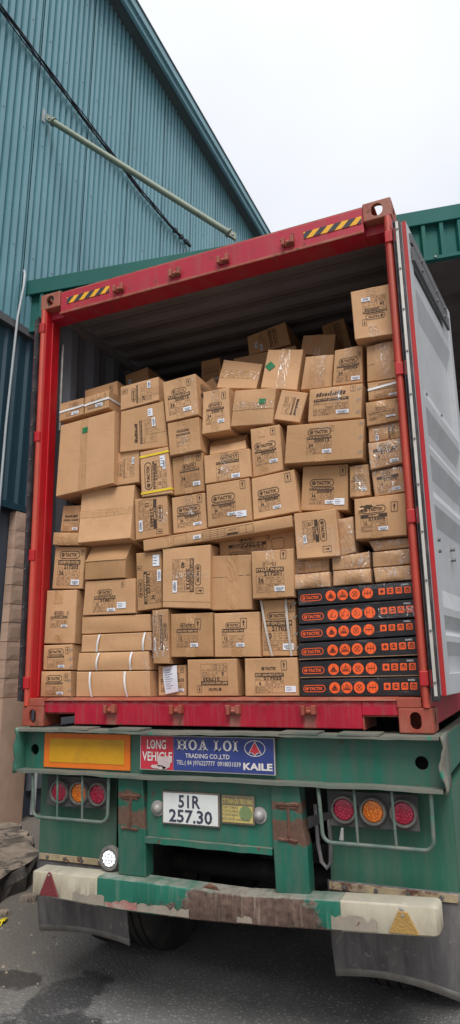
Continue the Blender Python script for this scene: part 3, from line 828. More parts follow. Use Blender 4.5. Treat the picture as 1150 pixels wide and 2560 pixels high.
# ------------------------------------------------------------------ shipping container
CW, CHT, CLN = 2.438, 2.896, 12.19
cont = thing('shipping_container', (CW / 2, 6.0, 0.0), 'open red high shipping container packed with cartons on the trailer', 'container')
def prism_mesh(pts3, off):
    me = MB().prism(pts3, off).mesh('cutter', M['red_old'])
    bm = bmesh.new(); bm.from_mesh(me); bmesh.ops.recalc_face_normals(bm, faces=bm.faces); bm.to_mesh(me); bm.free()
    return me
def casting(x0, z0, top, left):
    """hollow corner casting with a slot in its end, side and top or bottom faces"""
    w, d, h = 0.162, 0.178, 0.118
    x1, z1 = x0 + w, z0 + h; xm, zm = (x0 + x1) / 2, (z0 + z1) / 2
    me = MB().box(x0, 0, z0, x1, d, z1).mesh('corner_casting', M['red_old'])
    bm = bmesh.new(); bm.from_mesh(me); bmesh.ops.recalc_face_normals(bm, faces=bm.faces)
    sharp = [e for e in bm.edges]
    bmesh.ops.bevel(bm, geom=sharp, offset=0.007, segments=3, profile=0.5, affect='EDGES')
    bm.to_mesh(me); bm.free()
    o = bpy.data.objects.new('corner_casting', me); COL.objects.link(o)
    tall = stadium(0.066, 0.080) if top else stadium(0.054, 0.082)
    cut = [MB().box(x0 + 0.02, 0.02, z0 + 0.02, x1 - 0.02, d - 0.02, z1 - 0.02).mesh('cutter', M['red_old'])]
    cut.append(prism_mesh([(xm + a, -0.01, zm + b) for a, b in tall], (0, 0.05, 0)))
    xs = x0 if left else x1
    cut.append(prism_mesh([(xs - 0.025, d / 2 + a, zm + b) for a, b in stadium(0.05, 0.08)], (0.05, 0, 0)))
    zs = z1 if top else z0
    cut.append(prism_mesh([(xm + a, d / 2 + b, zs - 0.025) for a, b in stadium(0.088, 0.126)], (0, 0, 0.05)))
    tmp = []
    for c in cut:
        bm = bmesh.new(); bm.from_mesh(c); bmesh.ops.recalc_face_normals(bm, faces=bm.faces); bm.to_mesh(c); bm.free()
        co = bpy.data.objects.new('cutter', c); COL.objects.link(co); tmp.append(co)
        md = o.modifiers.new('cut', 'BOOLEAN'); md.operation = 'DIFFERENCE'; md.object = co; md.solver = 'EXACT'
    dg = bpy.context.evaluated_depsgraph_get()
    res = bpy.data.meshes.new_from_object(o.evaluated_get(dg))
    o.modifiers.clear(); o.data = res
    for co in tmp: bpy.data.objects.remove(co)
    COL.objects.unlink(o); link(o, cont)
    return o
for left in (True, False):
    for top in (True, False):
        casting(0.0 if left else CW - 0.162, CHT - 0.118 if top else 0.0, top, left)

for left in (True, False):
    sg = 1 if left else -1
    X = lambda a: a if left else CW - a
    def bx(mb, a0, y0_, z0_, a1, y1_, z1_):
        return mb.box(min(X(a0), X(a1)), y0_, z0_, max(X(a0), X(a1)), y1_, z1_)
    mb = MB()
    bx(mb, 0.006, 0.012, 0.118, 0.049, 0.16, CHT - 0.118)
    post = mb.build('corner_post', M['red_post'], cont, bevel=0.006)
    mb = MB()
    bx(mb, 0.0492, 0.068, 0.168, 0.060, 0.088, CHT - 0.182)
    mb.build('door_stop', M['red_post'], post, bevel=0.004)
    mb = MB()
    mb.cyl((X(0.026), 0.010, 0.119), (X(0.026), 0.010, CHT - 0.119), 0.019, n=14)
    mb.build('rounded_edge', M['red_edge'], post, smooth=True)
    for zc in (2.64, 1.85, 1.05, 0.255):
        mb = MB()
        bx(mb, 0.0035, -0.012 if left else -0.016, zc - 0.036, 0.046, 0.0115, zc + 0.036)
        hl = mb.build('hinge_lug', M['red_post'], post, bevel=0.006)
    for zc in (2.64, 1.85, 1.05, 0.255):
        mb = MB()
        mb.cyl((X(0.0 if left else -0.010), -0.004, zc - 0.040), (X(0.0 if left else -0.010), -0.004, zc + 0.040), 0.008 if left else 0.0125, n=12)
        mb.build('hinge_pin', M['red_post'], cont, smooth=True)

# rear header with keepers and hazard stripes
hd = MB().box(0.1625, 0.012, 2.722, CW - 0.1625, 0.165, 2.882).build('header', M['red'], cont, bevel=0.006)
MB().box(0.1625, 0.004, 2.716, CW - 0.1625, 0.0118, 2.734).build('header_lip', M['red_old'], hd, bevel=0.003)
MB().box(0.10, 0.02, 2.8825, CW - 0.10, 0.17, 2.892).build('rain_edge', M['red_old'], hd)
MB().box(0.05, 0.06, 2.7225, 0.1622, 0.165, 2.778).build('header_end', M['red'], hd)
MB().box(CW - 0.1622, 0.06, 2.7225, CW - 0.05, 0.165, 2.778).build('header_end', M['red'], hd)
def keeper(xc, zc, face_y, parent, mat):
    mb = MB()
    mb.box(xc - 0.038, face_y - 0.010, zc - 0.022, xc + 0.038, face_y, zc + 0.016)
    mb.box(xc - 0.038, face_y - 0.036, zc - 0.024, xc - 0.018, face_y - 0.0102, zc + 0.024)
    mb.box(xc + 0.016, face_y - 0.036, zc - 0.020, xc + 0.040, face_y - 0.0102, zc + 0.026)
    mb.cyl((xc - 0.012, face_y - 0.020, zc - 0.006), (xc + 0.014, face_y - 0.020, zc - 0.006), 0.012, n=10)
    mb.box(xc - 0.046, face_y - 0.028, zc + 0.010, xc - 0.0382, face_y - 0.012, zc + 0.026)
    return mb.build('cam_keeper', mat, parent, bevel=0.004)
for xc in (0.644, 1.066, 1.403, 1.826): keeper(xc, 2.784, 0.012, hd, M['red_old'])
def hazard(x0, x1, za, zb):
    st = MB().box(x0, 0.0085, za, x1, 0.0118, zb).build('hazard_sticker', M['haz_yellow'], hd)
    mb = MB(); n = 4; p = (x1 - x0) / n; hw = p * 0.5; sl = 0.045
    for i in range(n + 1):
        a = x0 + i * p - 0.03
        poly = [(a, za), (a + hw, za), (a + hw + sl, zb), (a + sl, zb)]
        # clip to the sticker
        def clip(P, xc, keep_gt):
            out = []
            for (p0, p1) in zip(P, P[1:] + P[:1]):
                i0 = (p0[0] >= xc) == keep_gt; i1 = (p1[0] >= xc) == keep_gt
                if i0: out.append(p0)
                if i0 != i1:
                    tt = (xc - p0[0]) / (p1[0] - p0[0]); out.append((xc, p0[1] + tt * (p1[1] - p0[1])))
            return out
        poly = clip(poly, x0 + 0.0005, True)
        if len(poly) > 2: poly = clip(poly, x1 - 0.0005, False)
        if len(poly) > 2:
            mb.prism([(q[0], 0.0084, q[1]) for q in poly], (0, -0.0012, 0))
    mb.build('stripes', M['haz_black'], st)
hazard(0.218, 0.562, 2.786, 2.832)
hazard(1.921, 2.266, 2.783, 2.827)

# rear sill with fork pockets
sl = MB().box(0.382, 0.010, 0.016, 2.098, 0.16, 0.150).box(0.1625, 0.010, 0.080, 0.3818, 0.16, 0.150).box(2.0982, 0.010, 0.080, CW - 0.1625, 0.16, 0.150).build('rear_sill', M['red_sill'], cont, bevel=0.005)
MB().box(0.376, 0.02, 0.012, 0.3815, 0.30, 0.0795).box(0.1635, 0.03, 0.0735, 0.3755, 0.30, 0.0796).build('fork_pocket', M['red_old'], sl)
MB().box(2.0985, 0.02, 0.012, 2.105, 0.30, 0.0795).box(2.1052, 0.03, 0.0735, CW - 0.1635, 0.30, 0.0796).build('fork_pocket', M['red_old'], sl)
MB().prism([(0.165, -0.002, 0.1505), (0.165, 0.17, 0.1505), (0.165, 0.17, 0.166), (0.165, 0.06, 0.166), (0.165, -0.002, 0.154)], (CW - 0.33, 0, 0)).build('sill_tread', M['red_old'], sl, bevel=0.002)
MB().box(0.05, 0.0, 0.1185, 0.1648, 0.17, 0.165).build('sill_end', M['red_old'], sl, bevel=0.003)
MB().box(CW - 0.1648, 0.0, 0.1185, CW - 0.05, 0.17, 0.165).build('sill_end', M['red_old'], sl, bevel=0.003)
for xc in (0.641, 1.073, 1.414, 1.83): keeper(xc, 0.104, 0.010, sl, M['red_old'])

# shell: floor, roof, walls, front end, rails
MB().box(0.045, 0.172, 0.10, CW - 0.045, CLN, 0.165).build('floor', M['plywood'], cont)
def corrug(y0_, y1_, pitch, d):
    prof = []; y = y0_
    while y < y1_ - pitch * 0.5:
        prof += [(y, 0), (y + pitch * 0.27, 0), (y + pitch * 0.5, d), (y + pitch * 0.77, d)]; y += pitch
    prof.append((y, 0))
    return prof
pr = corrug(0.165, CLN - 0.1, 0.278, 0.036)
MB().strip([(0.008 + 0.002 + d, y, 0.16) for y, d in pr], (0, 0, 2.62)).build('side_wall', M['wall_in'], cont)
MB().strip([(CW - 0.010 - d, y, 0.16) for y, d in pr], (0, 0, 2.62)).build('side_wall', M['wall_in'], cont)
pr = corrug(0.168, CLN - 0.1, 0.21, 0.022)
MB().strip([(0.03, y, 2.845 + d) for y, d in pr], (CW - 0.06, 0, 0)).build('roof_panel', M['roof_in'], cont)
for x in (0.0, CW - 0.06):
    MB().box(x, 0.18, 2.78, x + 0.06, CLN - 0.18, 2.842).build('top_rail', M['roof_in'], cont)
    MB().box(x, 0.18, 0.03, x + 0.05, CLN - 0.18, 0.155).build('bottom_rail', M['red'], cont)
MB().box(0.0, CLN - 0.08, 0.0, CW, CLN, CHT - 0.02).build('front_wall', M['red'], cont)
# lashing rod and ring inside the left wall
mb = MB(); mb.tube([(0.056, 0.19, 1.95), (0.058, 0.185, 2.2), (0.056, 0.19, 2.52), (0.052, 0.2, 2.60)], 0.008, 6)
mb.build('lashing_rod', M['galv'], cont, smooth=True)

# doors folded back along the sides
def door(left):
    sg = -1 if left else 1
    hinge = Vector((-0.008 if left else CW + 0.020, 0.012 if left else 0.005, 0.0))
    ang = math.radians(0.4 if left else 5.0)
    dv = Vector((sg * math.sin(ang), math.cos(ang), 0.0))       # along the door, away from the hinge
    nv = Vector((sg * math.cos(ang), -math.sin(ang), 0.0))      # out of its inner face
    Wd, T_ = 1.165, 0.040 if left else 0.052
    z0_, z1_ = 0.175, 2.715
    P = lambda a, d, zz: hinge + dv * a + nv * d + Vector((0, 0, zz))
    root = MB()
    # frame
    fr = 0.10
    for (a0, a1, za, zb) in ((0.0, fr, z0_, z1_), (Wd - fr, Wd, z0_, z1_), (fr, Wd - fr, z1_ - 0.09, z1_), (fr, Wd - fr, z0_, z0_ + 0.10)):
        root.obox(P(a0, 0.0, za), dv * (a1 - a0), nv * T_, Vector((0, 0, zb - za)))
    d_ = root.build('door', M['grey_in'], cont, bevel=0.003)
    prof = [(z0_ + 0.10, 0.012), (0.32, 0.012), (0.36, 0.012), (0.43, 0.046), (0.46, 0.046), (0.49, 0.012), (0.50, 0.012), (0.56, 0.046), (0.60, 0.046), (0.70, 0.012), (1.035, 0.012),
            (1.13, 0.046), (1.17, 0.046), (1.24, 0.012), (1.30, 0.012), (1.40, 0.046), (1.44, 0.046), (1.51, 0.012), (1.565, 0.012), (1.67, 0.046), (1.73, 0.046), (1.83, 0.012), (2.25, 0.012), (2.37, 0.046), (2.46, 0.046), (2.50, 0.030), (z1_ - 0.09, 0.030)]
    pn = MB().strip([P(fr, d, zz) for zz, d in prof], dv * (Wd - 2 * fr)).build('door_panel', M['grey_in'], d_)
    # dark strips near the top stand in for the shaded down-facing corrugation slope
    for za, zb, dd in ((2.50, 2.585, 0.018), (2.61, 2.675, 0.012)):
        b_ = MB().obox(P(0.06, T_ + 0.0005, za), dv * (Wd - 0.22), nv * dd, Vector((0, 0, zb - za))).build('slope_shade', M['dark_grey'], d_, bevel=0.003)
    # red painted edge
    MB().obox(P(-0.004, T_ - 0.022, z0_), dv * 0.0038, nv * 0.022, Vector((0, 0, z1_ - z0_))).build('edge_trim', M['red_post'], d_)
    # gasket lips and retaining strip on the hinge edge
    MB().obox(P(-0.022, -0.010, z0_ - 0.025), dv * 0.0175, nv * 0.036, Vector((0, 0, z1_ - z0_ + 0.03))).build('gasket', M['gasket'], d_, bevel=0.004)
    MB().obox(P(-0.034, -0.014, z0_ - 0.03), dv * 0.028, nv * 0.0036, Vector((0, 0, z1_ - z0_ + 0.04))).build('gasket_lip', M['gasket'], d_)
    stp = MB().obox(P(-0.0255, 0.000, z0_ - 0.002), dv * 0.0033, nv * 0.0145, Vector((0, 0, z1_ - z0_))).build('retaining_strip', M['gasket'] if left else M['alu'], d_)
    mb = MB()
    for i in range(11):
        c = P(-0.0256, 0.0075, z0_ + 0.06 + i * 0.243)
        mb.cyl(c, c - dv * 0.005, 0.0065, 0.005, 8)
    mb.build('rivets', M['bolt'], stp)['kind'] = 'stuff'
    # bolt pairs on the inner face
    for a, zz in ((0.24, 1.75), (0.62, 1.75), (0.24, 0.93), (0.62, 0.93), (0.24, 2.56), (0.62, 2.56), (0.85, 2.56)):
        for k_ in (-0.03, 0.03):
            dd = 0.012 if zz < 2.5 else 0.070
            c = P(a, dd, zz + k_); MB().cyl(c, c + nv * (0.026 if zz < 2.5 else 0.010), 0.010, n=8).build('bolt', M['bolt'], d_, smooth=True)
    return d_
door(True); door(False)

# ------------------------------------------------------------------ semi trailer
tr = thing('semi_trailer', (1.26, 6.0, GROUND), 'green skeletal semi trailer rear with worn rusty bumper under the container', 'trailer')
def wavy_beam(name, mat, x0, x1, y0_, y1_, z0_, z1_, amp, seed, parent=tr, nseg=40, slope=0.0):
    rg = random.Random(seed); vs = []; fs = []
    dz = 0; dy = 0
    for i in range(nseg + 1):
        x = x0 + (x1 - x0) * i / nseg
        dz = dz * 0.7 + rg.uniform(-amp, amp); dy = dy * 0.7 + rg.uniform(-amp, amp)
        s_ = slope * (x - x0)
        vs += [(x, y0_ + dy, z0_ + dz + s_), (x, y1_, z0_ + s_), (x, y1_, z1_ + s_), (x, y0_ + dy, z1_ + dz + s_)]
    for i in range(nseg):
        a, b = 4 * i, 4 * i + 4
        for k_ in range(4):
            fs.append((a + k_, a + (k_ + 1) % 4, b + (k_ + 1) % 4, b + k_))
    fs += [(3, 2, 1, 0), (4 * nseg, 4 * nseg + 1, 4 * nseg + 2, 4 * nseg + 3)]
    return MB().add(vs, fs).build(name, mat, parent)

# rear cross beam: web with two round holes, flanges, bent end plates
beam = MB()
def web_panel(mb, x0, x1, z0_, z1_, hx=None, hz=None, hr=0.03, y=-0.02):
    if hx is None:
        mb.add([(x0, y, z0_), (x1, y, z0_), (x1, y, z1_), (x0, y, z1_)], [(0, 1, 2, 3)])
    else:
        w, h = x1 - x0, z1_ - z0_
        circ = [(hr * math.cos(2 * math.pi * i / 20), hr * math.sin(2 * math.pi * i / 20)) for i in range(20)]
        plate_hole(mb, (hx - w / 2, y, hz - h / 2), (1, 0, 0), (0, 0, 1), w, h, circ, 0.012, (0, 1, 0))
web_panel(beam, 0.060, 0.198, -0.232, -0.024, 0.125, -0.128, 0.031)
web_panel(beam, 0.198, 2.300, -0.232, -0.024)
web_panel(beam, 2.300, 2.446, -0.232, -0.024, 2.373, -0.128, 0.031)
web_panel(beam, 2.446, 2.472, -0.232, -0.024)
rb = beam.build('rear_beam', M['green'], tr)
MB().box(0.09, 0.10, -0.23, 2.42, 0.104, -0.03).build('beam_back', M['black_steel'], rb)
wavy_beam('top_flange', M['green_dusty'], 0.056, 2.470, -0.105, 0.15, -0.018, -0.004, 0.0028, 1, rb)
wavy_beam('bottom_flange', M['green_dusty'], 0.058, 2.470, -0.105, 0.15, -0.248, -0.233, 0.0035, 2, rb)
def end_plate(x, seed, flare):
    rg = random.Random(seed); vs = []; fs = []; nz = 10; ny = 3
    for i in range(nz + 1):
        zz = -0.250 + 0.252 * i / nz
        for j in range(ny + 1):
            y = -0.112 + 0.26 * j / ny
            fl = flare * (1 - j / ny) * (0.4 + 0.6 * math.sin(i * 0.9 + seed)) if j < 2 else 0
            vs.append((x + fl + (rg.uniform(-0.006, 0.006) if j == 0 else 0), y + (rg.uniform(-0.006, 0.006) if j == 0 else 0), zz))
    n = len(vs)
    for i in range(nz):
        for j in range(ny):
            q = i * (ny + 1) + j
            fs.append((q, q + 1, q + ny + 2, q + ny + 1))
    o = MB().add(vs, fs).build('end_plate', M['green'] if x < 1 else M['green_dusty'], rb, smooth=True)
    so = o.modifiers.new('solid', 'SOLIDIFY'); so.thickness = 0.012; so.offset = 0
    return o
end_plate(0.056, 4, -0.004)
end_plate(2.474, 7, 0.016)
for xa in (0.36, 0.70, 1.70, 2.0):
    MB().box(xa, -0.108, -0.0035, xa + 0.20, 0.02, 0.006).build('packing_plate', M['green_dusty'], rb)
# long side rails and the two main beams
for x in (0.06, 2.42):
    MB().box(x, 0.152, -0.20, x + 0.055, 11.8, -0.012).build('side_rail', M['green'], tr, bevel=0.004)
for x in (0.78, 1.60):
    mb = MB(); mb.box(x, 0.16, -0.60, x + 0.14, 11.8, -0.58).box(x + 0.065, 0.16, -0.579, x + 0.075, 11.8, -0.261).box(x, 0.16, -0.26, x + 0.14, 11.8, -0.24)
    mb.build('main_beam', M['black_steel'], tr)
for y in (0.6, 1.9, 3.2, 5.5, 8.0):
    MB().box(0.12, y, -0.18, 2.41, y + 0.10, -0.05).build('cross_member', M['black_steel'], tr)

# marker board and company board on the beam
bd = MB().box(0.203, -0.030, -0.221, 0.792, -0.0205, -0.031).build('marker_board', M['board_orange'], tr)
MB().box(0.243, -0.0325, -0.192, 0.755, -0.0302, -0.060).build('marker_centre', M['board_yellow'], bd)

# flat artwork helper: 2-D shapes standing proud of a vertical face
class Flat:
    def __init__(s, y, d=-0.0015): s.mb = MB(); s.y = y; s.d = d
    def poly(s, pts):
        s.mb.prism([(a, s.y, b) for a, b in pts], (0, s.d, 0)); return s
    def rect(s, x0, z0_, x1, z1_): return s.poly([(x0, z0_), (x1, z0_), (x1, z1_), (x0, z1_)])
    def text(s, st, x, z_, h, width=None, bold=0.0, ctr=False):
        vs, fs, wd = T(st, bold)
        kx = h if width is None else width / wd
        xo = x - (wd * kx / 2 if ctr else 0)
        s.mb.add([(xo + a * kx, s.y + s.d, z_ + b * h) for a, b in vs], fs); return s
    def ring(s, cx, cz, rx, rz, t, n=28):
        o = [(cx + rx * math.cos(2 * math.pi * i / n), cz + rz * math.sin(2 * math.pi * i / n)) for i in range(n)]
        q = [(cx + (rx - t) * math.cos(2 * math.pi * i / n), cz + (rz - t) * math.sin(2 * math.pi * i / n)) for i in range(n)]
        s.mb.add([(a, s.y + s.d, b) for a, b in o + q], [(i, (i + 1) % n, n + (i + 1) % n, n + i) for i in range(n)]); return s
    def build(s, name, mat, parent): return s.mb.build(name, mat, parent)

sg_ = MB().box(0.868, -0.048, -0.2085, 1.655, -0.0405, -0.0295).build('company_board', M['sign_edge'], tr)
MB().box(0.892, -0.0402, -0.16, 0.90, -0.0205, -0.10).build('board_stud', M['bolt'], sg_)
MB().box(1.60, -0.0402, -0.16, 1.61, -0.0205, -0.10).build('board_stud', M['bolt'], sg_)
Flat(-0.0482).rect(0.873, -0.204, 1.074, -0.034).build('red_field', M['sign_red'], sg_)
Flat(-0.0482).rect(1.076, -0.204, 1.650, -0.034).build('blue_field', M['sign_blue'], sg_)
YF = -0.0499
Flat(YF).text('LONG', 0.972, -0.098, 0.046, 0.118, 0.02, True).text('VEHICLE', 0.976, -0.160, 0.046, 0.185, 0.02, True).build('lettering', M['sign_white'], sg_)
pe = Flat(YF - 0.0016)
rg = random.Random(11)
pts = []
for i in range(22):
    t_ = 2 * math.pi * i / 22; k_ = rg.uniform(0.72, 1.12)
    pts.append((1.022 + 0.052 * k_ * math.cos(t_), -0.164 + 0.034 * k_ * math.sin(t_)))
pe.poly(pts)
pts = []
for i in range(18):
    t_ = 2 * math.pi * i / 18; k_ = rg.uniform(0.65, 1.15)
    pts.append((0.985 + 0.05 * k_ * math.cos(t_), -0.190 + 0.012 * k_ * math.sin(t_)))
pe.poly(pts)
pe.build('peeled_patch', M['sign_peel'], sg_)
# HOA LOI in seriffed capitals
sf = Flat(YF)
zb, hh = -0.0985, 0.050
def serif(x, w, zz): sf.rect(x - w / 2, zz, x + w / 2, zz + 0.005)
def stem(x, w=0.013): sf.rect(x - w / 2, zb, x + w / 2, zb + hh); serif(x, 0.026, zb); serif(x, 0.026, zb + hh - 0.005)
def oval(cx, w):
    n = 24; o = []; q = []
    for i in range(n):
        t_ = 2 * math.pi * i / n
        o.append((cx + w / 2 * math.cos(t_), zb + hh / 2 + (hh / 2 + 0.001) * math.sin(t_)))
        q.append((cx + (w / 2 - 0.013) * math.cos(t_), zb + hh / 2 + (hh / 2 - 0.005) * math.sin(t_)))
    sf.mb.add([(a, YF - 0.0015, b) for a, b in o + q], [(i, (i + 1) % n, n + (i + 1) % n, n + i) for i in range(n)])
stem(1.112); stem(1.146); sf.rect(1.112, zb + 0.022, 1.146, zb + 0.028)
oval(1.193, 0.050)
sf.poly([(1.232, zb), (1.239, zb), (1.253, zb + hh), (1.249, zb + hh)]).poly([(1.262, zb), (1.276, zb), (1.258, zb + hh), (1.246, zb + hh)]).rect(1.240, zb + 0.015, 1.266, zb + 0.020)
serif(1.235, 0.022, zb); serif(1.269, 0.026, zb)
stem(1.330); sf.rect(1.330, zb, 1.358, zb + 0.006).rect(1.353, zb, 1.358, zb + 0.016)
oval(1.394, 0.050); stem(1.440)
sf.text('TRADING CO.,LTD', 1.277, -0.139, 0.022, 0.258, 0.012, True)
sf.text('TEL:( 84 )976227777  0918031039', 1.282, -0.174, 0.022, 0.372, 0.004, True)
sf.text('KAILE', 1.562, -0.186, 0.032, 0.160, 0.035, True)
sf.ring(1.548, -0.082, 0.058, 0.040, 0.0035)
sf.build('lettering', M['sign_white'], sg_)
tri = Flat(YF - 0.0005)
tri.poly([(1.548, -0.046), (1.584, -0.108), (1.566, -0.104), (1.548, -0.118), (1.530, -0.104), (1.512, -0.108)])
tri.build('emblem_border', M['sign_white'], sg_)
tri = Flat(YF - 0.0025)
tri.poly([(1.548, -0.053), (1.5775, -0.103), (1.563, -0.100), (1.548, -0.112), (1.533, -0.100), (1.5185, -0.103)])
tri.build('emblem', M['sign_red'], sg_)

# centre panel with plates
cp_ = MB().box(0.906, -0.036, -0.545, 1.629, -0.026, -0.2495).build('centre_panel', M['green'], tr)
wavy_beam('panel_lip', M['green'], 0.908, 1.628, -0.064, -0.027, -0.575, -0.546, 0.002, 5, cp_, 18)
lp = MB().box(1.008, -0.052, -0.474, 1.345, -0.0365, -0.310).build('license_plate', M['plate_frame'], tr, bevel=0.004)
Flat(-0.0522).rect(1.017, -0.466, 1.336, -0.318).build('plate_face', M['plate_white'], lp)
Flat(-0.0539).text('51R', 1.172, -0.386, 0.060, 0.128, 0.022, True).text('257.30', 1.178, -0.458, 0.060, 0.252, 0.022, True).build('lettering', M['plate_black'], lp)
op = MB().box(1.352, -0.052, -0.452, 1.538, -0.0365, -0.312).build('data_plate', M['oldplate'], tr, bevel=0.008)
Flat(-0.0522).rect(1.362, -0.440, 1.528, -0.362).build('plate_face', M['oldplate_yellow'], op)
Flat(-0.0522).text('CTY TNHH GẤU TRÚC VÀNG', 1.445, -0.352, 0.023, 0.168, 0.020, True).build('heading', M['oldplate_yellow'], op)
df = Flat(-0.0539)
for i_, st in enumerate(('TLBT: 5.980KG', 'TLCP:33.250KG', 'TLTB:39.600KG')):
    df.text(st, 1.363, -0.375 - i_ * 0.0175, 0.0115, 0.088, 0.012)
df.text('SỐ CHỖ NGỒI: 02', 1.363, -0.431, 0.0115, 0.150, 0.012)
df.build('lettering', M['plate_frame'], op)
Flat(-0.0525).ring(1.490, -0.396, 0.036, 0.036, 0.0355).build('seal', M['oldplate_green'], op)
for xc in (0.976, 1.560):
    mb = MB(); mb.lathe((xc, -0.0362, -0.402), (0, -1, 0), [(0, 0.0), (0, 0.040), (0.006, 0.040), (0.008, 0.030), (0.022, 0.026), (0.034, 0.015), (0.038, 0.0)], 18)
    mb.build('plate_lamp', M['galv'], tr, smooth=True)

# bumper supports with rusty weld beads
def weld(parent, x0, xw, zt, zb_, yf):
    mb = MB(); rg = random.Random(int(x0 * 100)); n = 9
    def bead(a, b, rr):
        a, b = Vector(a), Vector(b); pts = [a.lerp(b, i / n) + Vector((rg.uniform(-0.003, 0.003), 0, rg.uniform(-0.003, 0.003))) for i in range(n + 1)]
        mb.tube(pts, rr, 6)
    bead((x0 - xw / 2, yf, zt), (x0 + xw / 2, yf, zt + 0.003), 0.010)
    bead((x0 - xw / 2 + 0.01, yf, zt - 0.014), (x0 + xw / 2 - 0.01, yf, zt - 0.012), 0.006)
    bead((x0, yf, zt), (x0 + 0.003, yf, zb_), 0.007)
    bead((x0 - xw / 2 + 0.006, yf, zb_), (x0 + xw / 2 - 0.012, yf, zb_ - 0.004), 0.008)
    return mb.build('weld_bead', M['rust'], parent, smooth=True)
def rusty_support():
    mt, t, bs = new_mat('green_support_with_rust')
    v = coords(t); sp = N(t, 'ShaderNodeSeparateXYZ'); t.links.new(v, sp.inputs[0])
    n1 = noise(t, v, 9, 7, 0.6); n2 = noise(t, v, 3, 4); n3 = noise(t, v, 45, 5)
    base = mixc(t, maprange(t, n2, 0.35, 0.7), tuple(x * 0.65 for x in GREEN), tuple(x * 1.05 for x in GREEN))
    base = mixc(t, maprange(t, noise(t, coords(t, (3, 1, 0.5)), 6, 7, 0.65), 0.42, 0.75, 0, 0.85), base, GDIRT)
    # rust bands where the support was cut and welded
    z_ = sp.outputs['Z']
    def band(c, w):
        d = mathn(t, 'ABSOLUTE', mathn(t, 'SUBTRACT', z_, c))
        return maprange(t, mathn(t, 'ADD', d, mathn(t, 'MULTIPLY', mathn(t, 'SUBTRACT', n1, 0.5), 0.16)), w, w - 0.012)
    stem_ = band(-0.46, 0.058)
    top_ = band(-0.345, 0.022)
    fac = mathn(t, 'MAXIMUM', stem_, top_)
    rc = mixc(t, n3, (0.055, 0.026, 0.018), (0.17, 0.095, 0.065))
    base = mixc(t, fac, base, rc)
    t.links.new(base, bs.inputs['Base Color'])
    t.links.new(maprange(t, fac, 0, 1, 0.45, 0.9), bs.inputs['Roughness'])
    bump(t, bs, n3, 0.25, 0.004)
    return mt
M['support'] = rusty_support()
for (xa, xb, xm, wtop, wbot, zt, zb_) in ((0.735, 0.892, 0.818, 0.0, 0.02, -0.345, -0.508), (1.630, 1.780, 1.718, 0.0, 0.03, -0.340, -0.498)):
    mb = MB()
    pts = [(xa, -0.060, -0.250), (xb, -0.060, -0.250), (xb + 0.012, -0.060, -0.44), (xb + wbot, -0.060, -0.54), (xb + wbot + 0.004, -0.060, -0.742), (xa + 0.012, -0.060, -0.742), (xa + 0.004, -0.060, -0.50)]
    mb.prism(pts, (0, 0.085, 0))
    sp_ = mb.build('bumper_support', M['support'], tr, bevel=0.005)
    weld(sp_, xm, 0.118, zt, zb_, -0.0605)
MB().prism([(1.80, -0.01, -0.40), (1.95, -0.01, -0.36), (1.95, -0.01, -0.38), (1.802, -0.01, -0.455)], (0, 0.02, 0)).build('brace', M['black_steel'], tr)

# lamp clusters
def cluster(x0, x1, z0_, z1_, centres, zc, gx, gbars):
    pl = MB().box(x0, 0.0, z0_, x1, 0.010, z1_).build('lamp_plate', M['lamp_plate'], tr, bevel=0.004)
    for i_, xc in enumerate(centres):
        mb = MB(); mb.lathe((xc, 0.0, zc), (0, -1, 0), [(0.0, 0.066), (0.012, 0.066), (0.022, 0.060), (0.022, 0.052), (0.010, 0.050)], 28)
        bz = mb.build('tail_lamp', M['bezel'], tr, smooth=True)
        mb = MB(); mb.lathe((xc, 0.0, zc), (0, -1, 0), [(0.008, 0.0505), (0.015, 0.046), (0.019, 0.030), (0.020, 0.0)], 28)
        ln = mb.build('lens', M['lens_orange'] if i_ == 1 else M['lens_red'], bz, smooth=True)
        mb = MB()
        for rr_, cnt in ((0.0, 1), (0.013, 6), (0.026, 12), (0.039, 16)):
            for q_ in range(cnt):
                t_ = 2 * math.pi * q_ / cnt + rr_ * 9
                hgt = 0.019 if rr_ < 0.03 else 0.015
                mb.lathe((xc + rr_ * math.cos(t_), -hgt + 0.001, zc + rr_ * math.sin(t_)), (0, -1, 0), [(0, 0.0058), (0.003, 0.0042), (0.0045, 0.0)], 7)
        mb.build('lens_beads', M['lens_orange'] if i_ == 1 else M['lens_red'], bz, smooth=True)['kind'] = 'stuff'
    g_ = MB(); xa, xb, zt, zb_, yg, rr = gx[0], gx[1], -0.249, gx[2], -0.078, 0.045
    pts = [(xa, yg, zt), (xa + 0.004, yg, zt - 0.05)]
    for k_ in range(7):
        a = math.pi + (math.pi / 2) * k_ / 6; pts.append((xa + 0.012 + rr + rr * math.cos(a), yg, zb_ + rr + rr * math.sin(a)))
    for k_ in range(7):
        a = 1.5 * math.pi + (math.pi / 2) * k_ / 6; pts.append((xb - rr + rr * math.cos(a), yg, zb_ + rr + rr * math.sin(a)))
    pts += [(xb + 0.003, yg, zt - 0.05), (xb + 0.004, yg, zt)]
    g_.tube(pts, 0.0095, 10)
    go = g_.build('lamp_guard', M['guard'], tr, smooth=True)
    for xg in gbars: MB().cyl((xg, yg, zt), (xg + 0.006, yg, zb_), 0.0065, n=8).build('guard_bar', M['guard'], go, smooth=True)
cluster(0.212, 0.640, -0.437, -0.272, (0.307, 0.444, 0.572), -0.357, (0.165, 0.684, -0.486), (0.342, 0.512))
cluster(1.906, 2.338, -0.434, -0.272, (1.986, 2.127, 2.269), -0.355, (1.882, 2.408, -0.492), (2.058, 2.235))
MB().cyl((1.985, -0.05, -0.43), (1.978, -0.05, -0.482), 0.006, 0.012, 8).build('guard_stub', M['galv'], tr)
